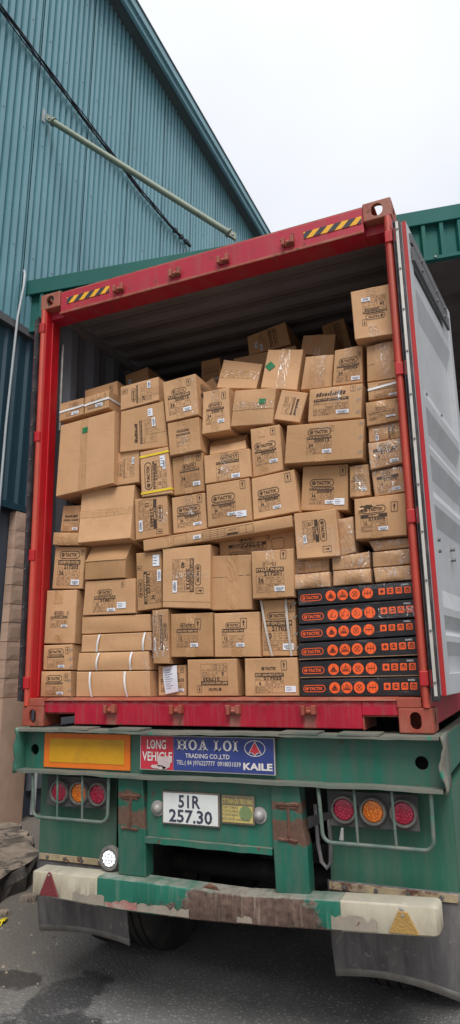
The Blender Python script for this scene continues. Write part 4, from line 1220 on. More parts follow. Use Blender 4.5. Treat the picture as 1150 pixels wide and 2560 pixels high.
mb = MB(); mb.lathe((0.672, -0.012, -0.676), (0, -1, 0), [(0.0, 0.064), (0.020, 0.064), (0.032, 0.058), (0.032, 0.048), (0.018, 0.046)], 28)
rv = mb.build('reversing_lamp', M['bezel'], tr, smooth=True)
mb = MB(); mb.lathe((0.672, -0.012, -0.676), (0, -1, 0), [(0.016, 0.0465), (0.026, 0.042), (0.030, 0.028), (0.031, 0.0)], 28)
mb.build('lens', M['lens_white'], rv, smooth=True)
M['diode'], _t, _b = new_mat('lit_white_diodes')
_b.inputs['Base Color'].default_value = (0.8, 0.82, 0.84, 1); _b.inputs['Emission Color'].default_value = (0.92, 0.98, 1.0, 1); _b.inputs['Emission Strength'].default_value = 0.9
mb = MB()
for i_ in range(19):
    rr_, t_ = ((0, 0) if i_ == 0 else (0.017, i_ * math.pi / 3) if i_ < 7 else (0.033, i_ * math.pi / 6))
    c = Vector((0.672 + rr_ * math.cos(t_), -0.0405, -0.676 + rr_ * math.sin(t_)))
    mb.lathe(c, (0, -1, 0), [(0, 0.0068), (0.004, 0.005), (0.006, 0.0)], 8)
mb.build('diodes', M['diode'], rv, smooth=True)['kind'] = 'stuff'

# mudguards, clamp strips, mud flaps
def mudguard(x0, x1, z0_, z1_, right):
    mg = MB().box(x0, 0.080, z0_, x1, 0.090, z1_).build('mudguard', M['green_panel'], tr)
    mb = MB()
    xo = x1 if right else x0
    # side cheek with the wheel arch, running forward from the panel
    cx, cy, rr = xo, 1.0, 0.64
    top = z1_
    prof = [(0.0905, z0_), (0.0905, top)]
    prof += [(1.9, top)]
    arch = []
    for k_ in range(13):
        a = math.radians(0 + 180 * k_ / 12); arch.append((cy + rr * math.cos(a), -0.97 + rr * math.sin(a)))
    arch = [(y, max(zz, z0_)) for y, zz in arch]
    poly = prof + arch
    vs = [(xo - 0.004, y, zz) for y, zz in poly]
    mb.prism(vs, (0.008, 0, 0))
    mb.build('mudguard_cheek', M['green_panel'], mg)
    MB().box(x0, 0.0905, top - 0.012, x1, 1.9, top - 0.001).build('mudguard_top', M['green_panel'], mg)
    return mg
mudguard(0.105, 0.640, -0.735, -0.262, False)
mudguard(1.880, 2.478, -0.722, -0.252, True)
def strip_(x0, x1, za, zb_):
    s_ = MB().box(x0, 0.066, za, x1, 0.0715, zb_).build('clamp_strip', M['brass_strip'], tr, bevel=0.002)
    for i_ in range(4):
        c = (x0 + (x1 - x0) * (0.13 + 0.25 * i_), 0.0658, (za + zb_) / 2)
        MB().cyl(c, (c[0], c[1] - 0.008, c[2]), 0.011, 0.009, 8).build('clamp_bolt', M['bolt'], s_)
strip_(0.118, 0.600, -0.748, -0.714)
strip_(1.872, 2.474, -0.738, -0.703)
def flap(x0, x1, z0_, z1_, seed, sag):
    nx, nz = 16, 12; vs = []; fs = []
    for j in range(nz + 1):
        for i_ in range(nx + 1):
            u_, w_ = i_ / nx, j / nz
            zz = z1_ + (z0_ - z1_) * w_ + sag * w_ * math.sin(math.pi * u_)
            y = 0.0755 + 0.05 * w_ * w_ * math.sin(u_ * 2.6 + seed) + 0.035 * w_ * w_
            vs.append((x0 + (x1 - x0) * u_ + 0.01 * w_ * (u_ - 0.5), max(y, 0.0725), zz))
    for j in range(nz):
        for i_ in range(nx):
            q = j * (nx + 1) + i_
            fs.append((q, q + 1, q + nx + 2, q + nx + 1))
    o = MB().add(vs, fs).build('mud_flap', M['rubber'], tr, smooth=True)
    o.data.materials.append(M['rubber_edge'])
    for pz in o.data.polygons:
        if pz.center.z < z0_ + sag * math.sin(math.pi * (pz.center.x - x0) / (x1 - x0)) + 0.034: pz.material_index = 1
    s_ = o.modifiers.new('solid', 'SOLIDIFY'); s_.thickness = 0.008; s_.offset = 1
flap(0.100, 0.704, -1.150, -0.716, 0.3, 0.012)
flap(1.862, 2.500, -1.150, -0.698, 1.4, 0.030)

# bumper bar
def bumper_mat():
    mt, t, bs = new_mat('worn_green_bumper')
    v = coords(t); sp = N(t, 'ShaderNodeSeparateXYZ'); t.links.new(v, sp.inputs[0])
    x, z_ = sp.outputs['X'], sp.outputs['Z']
    n1 = noise(t, v, 5.0, 12, 0.68, 0.3); n2 = noise(t, v, 3, 4); n3 = noise(t, v, 38, 6, 0.6)
    st = noise(t, coords(t, (9, 9, 0.6)), 5, 4)
    base = mixc(t, maprange(t, n2, 0.35, 0.7), tuple(q * 0.75 for q in GREEN), tuple(q * 1.25 for q in GREEN))
    base = mixc(t, maprange(t, st, 0.55, 0.75, 0, 0.5), base, (0.16, 0.22, 0.18))
    # paint gone in the middle where loads have scraped it
    cx = mathn(t, 'ABSOLUTE', mathn(t, 'SUBTRACT', x, 1.50))
    m1 = maprange(t, cx, 0.50, 0.22)
    low = maprange(t, z_, -0.735, -0.86, 0.0, 0.35)
    amt = mathn(t, 'ADD', mathn(t, 'ADD', mathn(t, 'MULTIPLY', m1, 0.62), low), mathn(t, 'MULTIPLY', mathn(t, 'SUBTRACT', n1, 0.5), 1.7))
    fac = maprange(t, amt, 0.46, 0.57)
    rc = mixc(t, maprange(t, n3, 0.3, 0.7), (0.055, 0.032, 0.025), (0.165, 0.105, 0.080))
    rc = mixc(t, maprange(t, st, 0.56, 0.7, 0, 0.6), rc, (0.28, 0.23, 0.18))
    # pale primer rim where the paint has flaked, dark scrapes, dust on the top face
    rim = mathn(t, 'MULTIPLY', maprange(t, amt, 0.455, 0.485), maprange(t, n3, 0.42, 0.55))
    base = mixc(t, rim, base, (0.20, 0.185, 0.15))
    base = mixc(t, fac, base, rc)
    scr = noise(t, coords(t, (1.2, 1, 16)), 6, 5, 0.6)
    base = mixc(t, maprange(t, scr, 0.62, 0.72, 0, 0.6), base, (0.055, 0.045, 0.038))
    gm = N(t, 'ShaderNodeNewGeometry'); sn = N(t, 'ShaderNodeSeparateXYZ'); t.links.new(gm.outputs['Normal'], sn.inputs[0])
    up = mathn(t, 'MULTIPLY', maprange(t, sn.outputs['Z'], 0.4, 0.8), maprange(t, noise(t, v, 12, 7, 0.65), 0.35, 0.6, 0.2, 0.9))
    base = mixc(t, up, base, (0.24, 0.235, 0.20))
    t.links.new(base, bs.inputs['Base Color'])
    t.links.new(maprange(t, fac, 0, 1, 0.45, 0.9), bs.inputs['Roughness'])
    h = mathn(t, 'SUBTRACT', mathn(t, 'MULTIPLY', n3, 0.3), fac)
    bump(t, bs, h, 0.5, 0.006)
    return mt
M['bumper'] = bumper_mat()
BX0, BX1 = 0.215, 2.412
def lerp_tab(tab, x):
    if x <= tab[0][0]: return tab[0][1]
    for (a, b), (c, d) in zip(tab[:-1], tab[1:]):
        if x <= c: return b + (d - b) * (x - a) / (c - a)
    return tab[-1][1]
def bz(x): return lerp_tab(((0.215, -0.757), (0.655, -0.750), (0.92, -0.748), (1.49, -0.756), (1.976, -0.727), (2.43, -0.706)), x)    # front top edge, sagging in the middle
def bb(x): return lerp_tab(((0.215, -0.875), (0.44, -0.882), (0.79, -0.894), (1.21, -0.890), (1.57, -0.876), (1.93, -0.855), (2.43, -0.824)), x)  # lower edge
def bar(x0, x1, name, mat, parent, seed, round_l=False, round_r=False):
    rg = random.Random(seed); nseg = max(4, int((x1 - x0) / 0.008)); vs = []; fs = []
    d_ = 0.0
    for i_ in range(nseg + 1):
        x = x0 + (x1 - x0) * i_ / nseg; zt = bz(x); d_ = d_ * 0.9 + rg.uniform(-0.0009, 0.0009)
        e_l = min(1.0, (x - x0) / 0.028) if round_l else 1.0
        e_r = min(1.0, (x1 - x) / 0.028) if round_r else 1.0
        e = math.sqrt(max(0.0, 1 - (1 - min(e_l, e_r)) ** 2))
        ze = (1 - e) * 0.016; y_ = (1 - e) * 0.028
        zl = bb(x); prof = [(-0.010, zt + 0.008 - ze), (-0.112 + y_, zt + 0.003 - ze), (-0.117 + y_ + d_, zt - 0.0015 - ze), (-0.1185 + y_ + d_, zt - 0.007 - ze), (-0.118 + y_ + d_, zl + 0.007 + ze), (-0.113 + y_, zl + ze), (-0.010, zl - 0.001 + ze)]
        vs += [(x, y, zz) for y, zz in prof]
    k_ = 7
    for i_ in range(nseg):
        for j in range(k_):
            fs.append((i_ * k_ + j, i_ * k_ + (j + 1) % k_, (i_ + 1) * k_ + (j + 1) % k_, (i_ + 1) * k_ + j))
    fs += [tuple(range(k_ - 1, -1, -1)), tuple(range(nseg * k_, nseg * k_ + k_))]
    return MB().add(vs, fs).build(name, mat, parent, smooth=True)
bp = bar(0.655, 1.975, 'bumper', M['bumper'], tr, 31)
bl = bar(BX0, 0.654, 'bumper_end', M['cream'], bp, 32, round_l=True)
br = bar(1.976, BX1, 'bumper_end', M['cream'], bp, 33, round_r=True)
# remains of old reflective film along the lower edge
def ragged(x0, x1, h, seed, mat, zoff=-0.134):
    rg = random.Random(seed); n = max(6, int((x1 - x0) / 0.02)); mb = MB(); top = []; bot = []
    for i_ in range(n + 1):
        x = x0 + (x1 - x0) * i_ / n
        bot.append((x, -0.1215, bb(x) + 0.008)); top.append((x, -0.1225, bb(x) + 0.008 + h * rg.choice((0.55, 0.75, 0.85, 0.95, 1.0, 1.05))))
    mb.add(bot + top, [(i_, i_ + 1, n + 2 + i_, n + 1 + i_) for i_ in range(n)])
    o = mb.build('film_remnant', mat, bp)
    s_ = o.modifiers.new('solid', 'SOLIDIFY'); s_.thickness = 0.0012
    return o
ragged(0.50, 0.70, 0.050, 1, M['cream_old']); ragged(0.705, 0.90, 0.042, 2, M['pink_old']); ragged(0.902, 1.20, 0.040, 3, M['cream_old'])
ragged(1.46, 1.54, 0.030, 4, M['cream_old']); ragged(1.93, 2.14, 0.058, 5, M['cream_old'])
def reflector(cx, mat, tip, w, h, cut):
    zb_ = bb(cx) + 0.006
    mb = MB()
    pts = [(cx - w / 2, -0.1195, zb_), (cx + w / 2, -0.1195, zb_ + 0.004), (cx + cut, -0.1195, zb_ + h), (cx - cut, -0.1195, zb_ + h)]
    mb.prism(pts, (0, -0.008, 0))
    o = mb.build('triangle_reflector', mat, bp, bevel=0.003)
    mb = MB(); mb.cyl((cx, -0.1276, zb_ + h - 0.014), (cx, -0.131, zb_ + h - 0.014), 0.006, n=8); mb.build('screw', M['galv'], o)
reflector(0.345, M['refl_red'], 0, 0.130, 0.122, 0.008)
reflector(2.258, M['refl_amber'], 0, 0.135, 0.092, 0.020)
mb = MB(); mb.lathe((2.252, -0.1185, bz(2.25) - 0.022), (0, -1, 0), [(0, 0.0), (0, 0.013), (0.004, 0.012), (0.005, 0.006), (0.002, 0.004), (0.002, 0)], 12)
mb.build('screw', M['galv'], bp)
# peeling paint flap on top of the bar
mb = MB(); mb.add([(1.26, -0.09, -0.744), (1.36, -0.10, -0.748), (1.345, -0.10, -0.732), (1.30, -0.085, -0.726)], [(0, 1, 2, 3)])
mb.build('paint_flake', M['rust'], bp)

# running gear
for yc in (1.02, 2.33, 3.64):
    MB().cyl((0.3, yc, -0.95), (2.15, yc, -0.95), 0.065, n=16).build('axle', M['black_steel'], tr, smooth=True)
    for x0 in (0.0, 0.315, 1.850, 2.165):
        w = 0.275; R_ = 0.505
        mb = MB()
        prof = [(0.02, 0.29), (0.0, 0.34), (-0.004, 0.40), (0.012, 0.465), (0.035, 0.497)]
        for g_ in (0.075, 0.135, 0.195):
            prof += [(g_ - 0.008, R_), (g_ - 0.006, R_ - 0.014), (g_ + 0.006, R_ - 0.014), (g_ + 0.008, R_)]
        prof += [(w - 0.035, 0.497), (w - 0.012, 0.465), (w + 0.004, 0.40), (w, 0.34), (w - 0.02, 0.29)]
        mb.lathe((x0, yc, GROUND + 0.503), (1, 0, 0), prof, 48)
        wheel = mb.build('wheel', M['tyre'], tr, smooth=True)
        mb = MB(); mb.lathe((x0, yc, GROUND + 0.503), (1, 0, 0), [(0.03, 0.0), (0.03, 0.15), (0.10, 0.22), (0.04, 0.29), (0.235, 0.29), (0.16, 0.22), (0.2, 0.0)], 32)
        mb.build('rim', M['black_steel'], wheel, smooth=True)
# hoses and air tank in the dark behind the opening
mb = MB(); mb.tube([(1.02, 0.3, -0.45), (1.05, 0.3, -0.56), (1.10, 0.3, -0.60), (1.18, 0.35, -0.58)], 0.012, 8); mb.build('air_hose', M['black_steel'], tr, smooth=True)
mb = MB(); mb.tube([(1.84, 0.0, -0.34), (1.846, 0.0, -0.52), (1.86, 0.0, -0.60), (1.885, 0.0, -0.625), (1.905, 0.0, -0.60), (1.91, 0.0, -0.50), (1.905, 0.0, -0.40)], 0.010, 8)
mb.build('cable_loop', M['rubber'], tr, smooth=True)
MB().cyl((0.95, 1.45, -0.75), (1.55, 1.45, -0.75), 0.12, n=20).build('air_tank', M['black_steel'], tr, smooth=True)

# ------------------------------------------------------------------ cartons
# front-face corners (top left, top right, bottom right, bottom left) in metres and the depth of each carton
BOX = {
    'c1': ((0.120, 0.100, 2.104), (0.314, 0.100, 2.115), (0.318, 0.100, 1.992), (0.116, 0.100, 1.972), 0.20),
    'c2': ((0.328, 0.090, 2.109), (0.525, 0.090, 2.125), (0.524, 0.090, 2.001), (0.327, 0.090, 1.984), 0.20),
    'c3': ((0.165, 0.310, 2.271), (0.443, 0.310, 2.294), (0.453, 0.310, 2.146), (0.169, 0.310, 2.149), 0.36),
    'c4': ((0.588, 0.120, 2.145), (0.878, 0.120, 2.162), (0.884, 0.120, 1.997), (0.591, 0.120, 1.977), 0.42),
    'c5': ((0.142, 0.085, 1.940), (0.572, 0.085, 1.973), (0.575, 0.085, 1.477), (0.122, 0.085, 1.442), 0.40),
    'c6': ((0.591, 0.125, 1.976), (0.911, 0.125, 1.990), (0.946, 0.125, 1.679), (0.587, 0.125, 1.691), 0.42),
    'c7': ((0.542, 0.140, 1.694), (0.728, 0.140, 1.701), (0.730, 0.140, 1.477), (0.542, 0.140, 1.477), 0.40),
    'c8': ((0.749, 0.110, 1.669), (0.954, 0.110, 1.677), (0.982, 0.110, 1.368), (0.764, 0.110, 1.368), 0.40),
    'c9': ((0.918, 0.100, 2.107), (1.154, 0.100, 2.121), (1.173, 0.100, 1.842), (0.942, 0.100, 1.831), 0.40),
    'c10': ((0.951, 0.100, 1.824), (1.173, 0.100, 1.831), (1.187, 0.100, 1.613), (0.969, 0.100, 1.604), 0.40),
    'c11': ((1.195, 0.120, 1.997), (1.371, 0.120, 1.997), (1.373, 0.120, 1.717), (1.182, 0.120, 1.717), 0.40),
    'c12': ((1.233, 0.360, 2.309), (1.510, 0.360, 2.220), (1.497, 0.260, 2.012), (1.220, 0.260, 2.070), 0.34),
    'c13': ((1.567, 0.300, 2.282), (1.801, 0.300, 2.234), (1.772, 0.220, 1.934), (1.536, 0.220, 1.995), 0.34),
    'c14': ((1.404, 0.130, 1.971), (1.674, 0.130, 1.939), (1.643, 0.130, 1.714), (1.369, 0.130, 1.740), 0.40),
    'c15': ((1.701, 0.140, 1.924), (1.865, 0.140, 1.874), (1.806, 0.140, 1.695), (1.643, 0.140, 1.744), 0.38),
    'c16': ((1.834, 0.220, 2.142), (2.010, 0.220, 2.120), (1.986, 0.220, 1.914), (1.792, 0.220, 1.932), 0.36),
    'c17': ((2.026, 0.170, 2.120), (2.193, 0.170, 2.119), (2.178, 0.170, 1.885), (1.999, 0.170, 1.897), 0.38),
    'c18': ((1.879, 0.110, 1.880), (2.193, 0.110, 1.859), (2.171, 0.110, 1.655), (1.859, 0.110, 1.683), 0.40),
    'c19': ((1.740, 0.090, 1.676), (2.193, 0.090, 1.641), (2.169, 0.090, 1.414), (1.714, 0.090, 1.447), 0.42),
    'c20': ((2.157, 0.090, 2.422), (2.390, 0.090, 2.415), (2.390, 0.090, 2.101), (2.164, 0.090, 2.115), 0.40),
    'c21': ((2.217, 0.140, 2.088), (2.386, 0.140, 2.094), (2.387, 0.140, 1.865), (2.207, 0.140, 1.869), 0.38),
    'c22': ((2.211, 0.120, 1.859), (2.390, 0.120, 1.855), (2.388, 0.120, 1.748), (2.211, 0.120, 1.751), 0.38),
    'c23': ((2.197, 0.100, 1.738), (2.390, 0.100, 1.735), (2.389, 0.100, 1.603), (2.196, 0.100, 1.596), 0.38),
    'c24': ((2.199, 0.120, 1.602), (2.384, 0.120, 1.606), (2.383, 0.120, 1.510), (2.197, 0.120, 1.510), 0.38),
    'c25': ((2.195, 0.100, 1.502), (2.378, 0.100, 1.505), (2.384, 0.100, 1.364), (2.200, 0.100, 1.349), 0.38),
    'c26': ((2.200, 0.120, 1.347), (2.374, 0.120, 1.356), (2.380, 0.120, 1.211), (2.209, 0.120, 1.201), 0.38),
    'c27': ((2.081, 0.130, 1.397), (2.189, 0.130, 1.395), (2.189, 0.130, 1.214), (2.072, 0.130, 1.215), 0.38),
    'c28': ((1.807, 0.150, 1.439), (2.073, 0.150, 1.417), (2.057, 0.150, 1.149), (1.780, 0.150, 1.179), 0.40),
    'c29': ((2.103, 0.090, 1.198), (2.384, 0.090, 1.200), (2.373, 0.090, 0.971), (2.098, 0.090, 0.973), 0.40),
    'c30': ((1.761, 0.085, 1.154), (2.004, 0.085, 1.155), (2.015, 0.085, 0.892), (1.768, 0.085, 0.893), 0.40),
    'c31': ((2.002, 0.120, 1.104), (2.089, 0.120, 1.111), (2.092, 0.120, 0.909), (2.011, 0.120, 0.895), 0.38),
    'c32': ((2.156, 0.130, 0.970), (2.378, 0.130, 0.968), (2.379, 0.130, 0.915), (2.184, 0.130, 0.909), 0.36),
    'c33': ((2.175, 0.120, 0.904), (2.385, 0.120, 0.909), (2.379, 0.120, 0.826), (2.174, 0.120, 0.823), 0.36),
    'c34': ((2.179, 0.100, 0.818), (2.380, 0.100, 0.819), (2.382, 0.100, 0.743), (2.185, 0.100, 0.740), 0.36),
    'c35': ((1.955, 0.120, 0.896), (2.166, 0.120, 0.911), (2.163, 0.120, 0.824), (1.955, 0.120, 0.822), 0.36),
    'c36': ((1.963, 0.100, 0.817), (2.172, 0.100, 0.818), (2.169, 0.100, 0.741), (1.958, 0.100, 0.736), 0.36),
    'c37': ((1.735, 0.140, 0.903), (1.940, 0.140, 0.898), (1.938, 0.140, 0.826), (1.733, 0.140, 0.821), 0.36),
    'c38': ((1.741, 0.100, 0.813), (1.949, 0.100, 0.818), (1.949, 0.100, 0.734), (1.742, 0.100, 0.732), 0.36),
    'c39': ((1.756, 0.100, 0.729), (2.387, 0.100, 0.734), (2.387, 0.100, 0.647), (1.760, 0.100, 0.640), 0.42),
    'c40': ((1.756, 0.095, 0.631), (2.383, 0.095, 0.643), (2.386, 0.095, 0.552), (1.760, 0.095, 0.543), 0.42),
    'c41': ((1.753, 0.100, 0.538), (2.385, 0.100, 0.547), (2.383, 0.100, 0.463), (1.755, 0.100, 0.448), 0.42),
    'c42': ((1.755, 0.090, 0.442), (2.385, 0.090, 0.457), (2.386, 0.090, 0.365), (1.753, 0.090, 0.356), 0.42),
    'c43': ((1.753, 0.100, 0.350), (2.385, 0.100, 0.357), (2.381, 0.100, 0.265), (1.753, 0.100, 0.262), 0.42),
    'c44': ((1.757, 0.095, 0.254), (2.384, 0.095, 0.261), (2.379, 0.095, 0.168), (1.755, 0.095, 0.168), 0.42),
    'c45': ((1.498, 0.130, 1.708), (1.685, 0.130, 1.708), (1.699, 0.130, 1.423), (1.507, 0.130, 1.403), 0.40),
    'c46': ((1.189, 0.220, 1.745), (1.430, 0.220, 1.748), (1.457, 0.170, 1.601), (1.207, 0.170, 1.597), 0.34),
    'c47': ((1.197, 0.110, 1.578), (1.500, 0.110, 1.581), (1.509, 0.110, 1.405), (1.202, 0.110, 1.399), 0.40),
    'c48': ((0.968, 0.130, 1.605), (1.184, 0.130, 1.615), (1.195, 0.130, 1.361), (0.982, 0.130, 1.356), 0.40),
    'c49': ((0.971, 0.120, 1.346), (1.200, 0.120, 1.353), (1.214, 0.120, 1.125), (0.982, 0.120, 1.116), 0.40),
    'c50': ((1.214, 0.100, 1.392), (1.497, 0.100, 1.400), (1.509, 0.100, 1.141), (1.224, 0.100, 1.128), 0.40),
    'c51': ((1.503, 0.110, 1.396), (1.770, 0.110, 1.418), (1.790, 0.110, 1.166), (1.509, 0.110, 1.145), 0.40),
    'c52': ((0.787, 0.090, 1.092), (1.753, 0.090, 1.146), (1.756, 0.090, 1.079), (0.792, 0.090, 1.023), 0.40),
    'c53': ((1.247, 0.200, 1.064), (1.729, 0.200, 1.088), (1.728, 0.200, 0.960), (1.251, 0.200, 0.972), 0.36),
    'c54': ((0.708, 0.120, 1.369), (0.943, 0.120, 1.368), (0.954, 0.120, 1.113), (0.718, 0.120, 1.100), 0.40),
    'c55': ((0.291, 0.140, 1.480), (0.698, 0.140, 1.470), (0.707, 0.080, 1.110), (0.311, 0.080, 1.114), 0.40),
    'c56': ((0.128, 0.160, 1.400), (0.273, 0.160, 1.389), (0.257, 0.160, 1.208), (0.111, 0.160, 1.222), 0.38),
    'c57': ((0.103, 0.100, 1.210), (0.329, 0.100, 1.188), (0.335, 0.100, 1.101), (0.099, 0.100, 1.126), 0.40),
    'c58': ((0.101, 0.130, 1.121), (0.345, 0.130, 1.100), (0.326, 0.130, 0.826), (0.085, 0.130, 0.842), 0.40),
    'c59': ((0.363, 0.100, 1.110), (0.667, 0.100, 1.102), (0.662, 0.100, 0.871), (0.358, 0.100, 0.877), 0.40),
    'c60': ((0.359, 0.110, 0.873), (0.730, 0.110, 0.867), (0.732, 0.110, 0.653), (0.343, 0.110, 0.657), 0.42),
    'c61': ((0.063, 0.110, 0.834), (0.301, 0.110, 0.826), (0.292, 0.110, 0.486), (0.055, 0.110, 0.493), 0.40),
    'c62': ((0.062, 0.100, 0.486), (0.286, 0.100, 0.486), (0.292, 0.100, 0.328), (0.063, 0.100, 0.330), 0.40),
    'c63': ((0.062, 0.085, 0.325), (0.291, 0.085, 0.324), (0.297, 0.085, 0.168), (0.062, 0.085, 0.168), 0.40),
    'c64': ((0.333, 0.120, 0.653), (0.829, 0.120, 0.645), (0.838, 0.120, 0.544), (0.332, 0.120, 0.544), 0.40),
    'c65': ((0.348, 0.105, 0.538), (0.847, 0.105, 0.538), (0.850, 0.105, 0.431), (0.343, 0.105, 0.433), 0.40),
    'c66': ((0.330, 0.100, 0.429), (0.832, 0.100, 0.427), (0.840, 0.100, 0.319), (0.320, 0.100, 0.323), 0.40),
    'c67': ((0.325, 0.090, 0.317), (0.846, 0.090, 0.315), (0.851, 0.090, 0.168), (0.326, 0.090, 0.168), 0.40),
    'c68': ((0.722, 0.120, 1.025), (0.905, 0.120, 1.024), (0.906, 0.120, 0.675), (0.737, 0.120, 0.664), 0.40),
    'c69': ((0.923, 0.095, 1.031), (1.246, 0.095, 1.028), (1.238, 0.095, 0.651), (0.922, 0.095, 0.675), 0.42),
    'c70': ((1.237, 0.130, 0.966), (1.484, 0.130, 0.955), (1.484, 0.130, 0.637), (1.227, 0.130, 0.645), 0.40),
    'c71': ((1.500, 0.085, 0.963), (1.755, 0.085, 0.959), (1.748, 0.085, 0.689), (1.501, 0.085, 0.692), 0.42),
    'c72': ((0.857, 0.090, 0.666), (0.963, 0.090, 0.670), (0.976, 0.090, 0.348), (0.866, 0.090, 0.351), 0.40),
    'c73': ((0.970, 0.110, 0.640), (1.245, 0.110, 0.636), (1.245, 0.110, 0.383), (0.970, 0.110, 0.387), 0.40),
    'c74': ((1.246, 0.120, 0.630), (1.529, 0.120, 0.627), (1.529, 0.120, 0.376), (1.246, 0.120, 0.381), 0.40),
    'c75': ((1.531, 0.140, 0.691), (1.732, 0.140, 0.688), (1.734, 0.140, 0.375), (1.528, 0.140, 0.378), 0.40),
    'c76': ((0.863, 0.150, 0.344), (1.054, 0.150, 0.347), (1.055, 0.150, 0.168), (0.866, 0.150, 0.168), 0.38),
    'c77': ((1.082, 0.100, 0.374), (1.394, 0.100, 0.373), (1.400, 0.100, 0.169), (1.085, 0.100, 0.168), 0.40),
    'c78': ((1.439, 0.095, 0.372), (1.749, 0.095, 0.371), (1.749, 0.095, 0.169), (1.438, 0.095, 0.168), 0.40),
    'b1': ((1.171, 0.940, 2.755), (1.482, 0.940, 2.807), (1.515, 0.940, 2.617), (1.183, 0.940, 2.596), 0.40),
    'b2': ((1.675, 0.720, 2.549), (1.909, 0.720, 2.508), (1.884, 0.720, 2.343), (1.645, 0.720, 2.412), 0.26),
    'b3': ((1.728, 1.020, 2.753), (1.898, 1.020, 2.779), (1.944, 1.020, 2.540), (1.753, 1.020, 2.538), 0.40),
    'b4': ((0.745, 1.020, 2.676), (0.909, 1.020, 2.678), (0.928, 1.020, 2.482), (0.749, 1.020, 2.476), 0.40),
    'b5': ((1.001, 0.560, 2.271), (1.057, 0.560, 2.299), (1.119, 0.560, 2.189), (1.033, 0.560, 2.155), 0.16),
    'b6': ((0.187, 0.800, 2.580), (0.393, 0.800, 2.613), (0.416, 0.800, 2.446), (0.200, 0.800, 2.420), 0.40),}

class Art:
    """flat print laid out on a unit-wide block (x right, y down), mapped onto a face rectangle"""
    def __init__(s, A): s.v = []; s.f = []; s.A = A
    def add(s, vs, fs):
        k = len(s.v); s.v += vs; s.f += [tuple(i + k for i in q) for q in fs]
    def rect(s, x0, y0, x1, y1, n=4):
        horiz = (x1 - x0) >= (y1 - y0)
        vs = []; fs = []
        for i in range(n + 1):
            t = i / n
            if horiz: vs += [(x0 + (x1 - x0) * t, y0), (x0 + (x1 - x0) * t, y1)]
            else: vs += [(x0, y0 + (y1 - y0) * t), (x1, y0 + (y1 - y0) * t)]
        for i in range(n): fs.append((2 * i, 2 * i + 2, 2 * i + 3, 2 * i + 1))
        s.add(vs, fs)
    def frame(s, x0, y0, x1, y1, t):
        s.rect(x0, y0, x1, y0 + t); s.rect(x0, y1 - t, x1, y1); s.rect(x0, y0 + t, x0 + t, y1 - t); s.rect(x1 - t, y0 + t, x1, y1 - t)
    def loop(s, o, q):
        n = len(o); s.add(o + q, [(i, (i + 1) % n, n + (i + 1) % n, n + i) for i in range(n)])
    def rr(s, x0, y0, x1, y1, rad, n=6):
        pts = []
        for cx, cy, a0 in ((x1 - rad, y1 - rad, 0), (x0 + rad, y1 - rad, 90), (x0 + rad, y0 + rad, 180), (x1 - rad, y0 + rad, 270)):
            for i in range(n + 1):
                a = math.radians(a0 + 90 * i / n); pts.append((cx + rad * math.cos(a), cy + rad * math.sin(a)))
        return pts
    def rring(s, x0, y0, x1, y1, rad, t):
        s.loop(s.rr(x0, y0, x1, y1, rad), s.rr(x0 + t, y0 + t, x1 - t, y1 - t, max(rad - t, 1e-4)))
    def rfill(s, x0, y0, x1, y1, rad):
        p = s.rr(x0, y0, x1, y1, rad); s.add(p, [tuple(range(len(p)))])
    def disc(s, cx, cy, r, n=20): s.add([(cx + r * math.cos(2 * math.pi * i / n), cy + r * math.sin(2 * math.pi * i / n)) for i in range(n)], [tuple(range(n))])
    def ring(s, cx, cy, r, t, n=20):
        f_ = lambda q: [(cx + q * math.cos(2 * math.pi * i / n), cy + q * math.sin(2 * math.pi * i / n)) for i in range(n)]
        s.loop(f_(r), f_(r - t))
    def poly(s, p): s.add(list(p), [tuple(range(len(p)))])
    def text(s, st, x, y, h, width=None, bold=0.0, ctr=False):
        vs, fs, wd = T(st, bold)
        if wd == 0: return
        kx = h if width is None else width / wd
        xo = x - wd * kx / 2 if ctr else x
        s.add([(xo + a * kx, y + h - b * h) for a, b in vs], fs)
    def logo(s, x0, y0, w, h, t=None, pill=True):
        t = t or h * 0.085
        if pill: s.rring(x0, y0, x0 + w, y0 + h, h / 2 * 0.98, t)
        cy = y0 + h / 2; r_ = h * 0.25; cx = x0 + h * 0.52
        s.ring(cx, cy, r_, r_ * 0.30, 18)
        s.poly([(cx - r_ * 0.9, cy - r_ * 0.12), (cx + r_ * 0.9, cy - r_ * 0.22), (cx + r_ * 0.9, cy + r_ * 0.05), (cx - r_ * 0.9, cy + r_ * 0.14)])
        s.poly([(cx - r_ * 0.12, cy - r_ * 0.9), (cx + r_ * 0.14, cy - r_ * 0.9), (cx + r_ * 0.02, cy + r_ * 0.9), (cx - r_ * 0.24, cy + r_ * 0.9)])
        s.poly([(cx + r_ * 0.1, cy - r_ * 0.05), (cx + r_ * 0.85, cy - r_ * 0.1), (cx + r_ * 0.3, cy + r_ * 0.75)])
        s.text('TACTIX', x0 + h * 0.86, cy - h * 0.20, h * 0.40, w - h * 1.28, 0.035)
        s.ring(x0 + w - h * 0.38, cy - h * 0.16, h * 0.035, h * 0.014, 8)
    def arrow(s, x0, y0, w, h, t):
        s.rring(x0, y0, x0 + w, y0 + h, w * 0.14, t)
        cx = x0 + w / 2
        s.poly([(cx, y0 + h * 0.16), (cx + w * 0.22, y0 + h * 0.40), (cx + w * 0.09, y0 + h * 0.40), (cx + w * 0.09, y0 + h * 0.66), (cx - w * 0.09, y0 + h * 0.66), (cx - w * 0.09, y0 + h * 0.40), (cx - w * 0.22, y0 + h * 0.40)])
        s.text('UP', cx, y0 + h * 0.74, h * 0.11, None, 0.0, True)

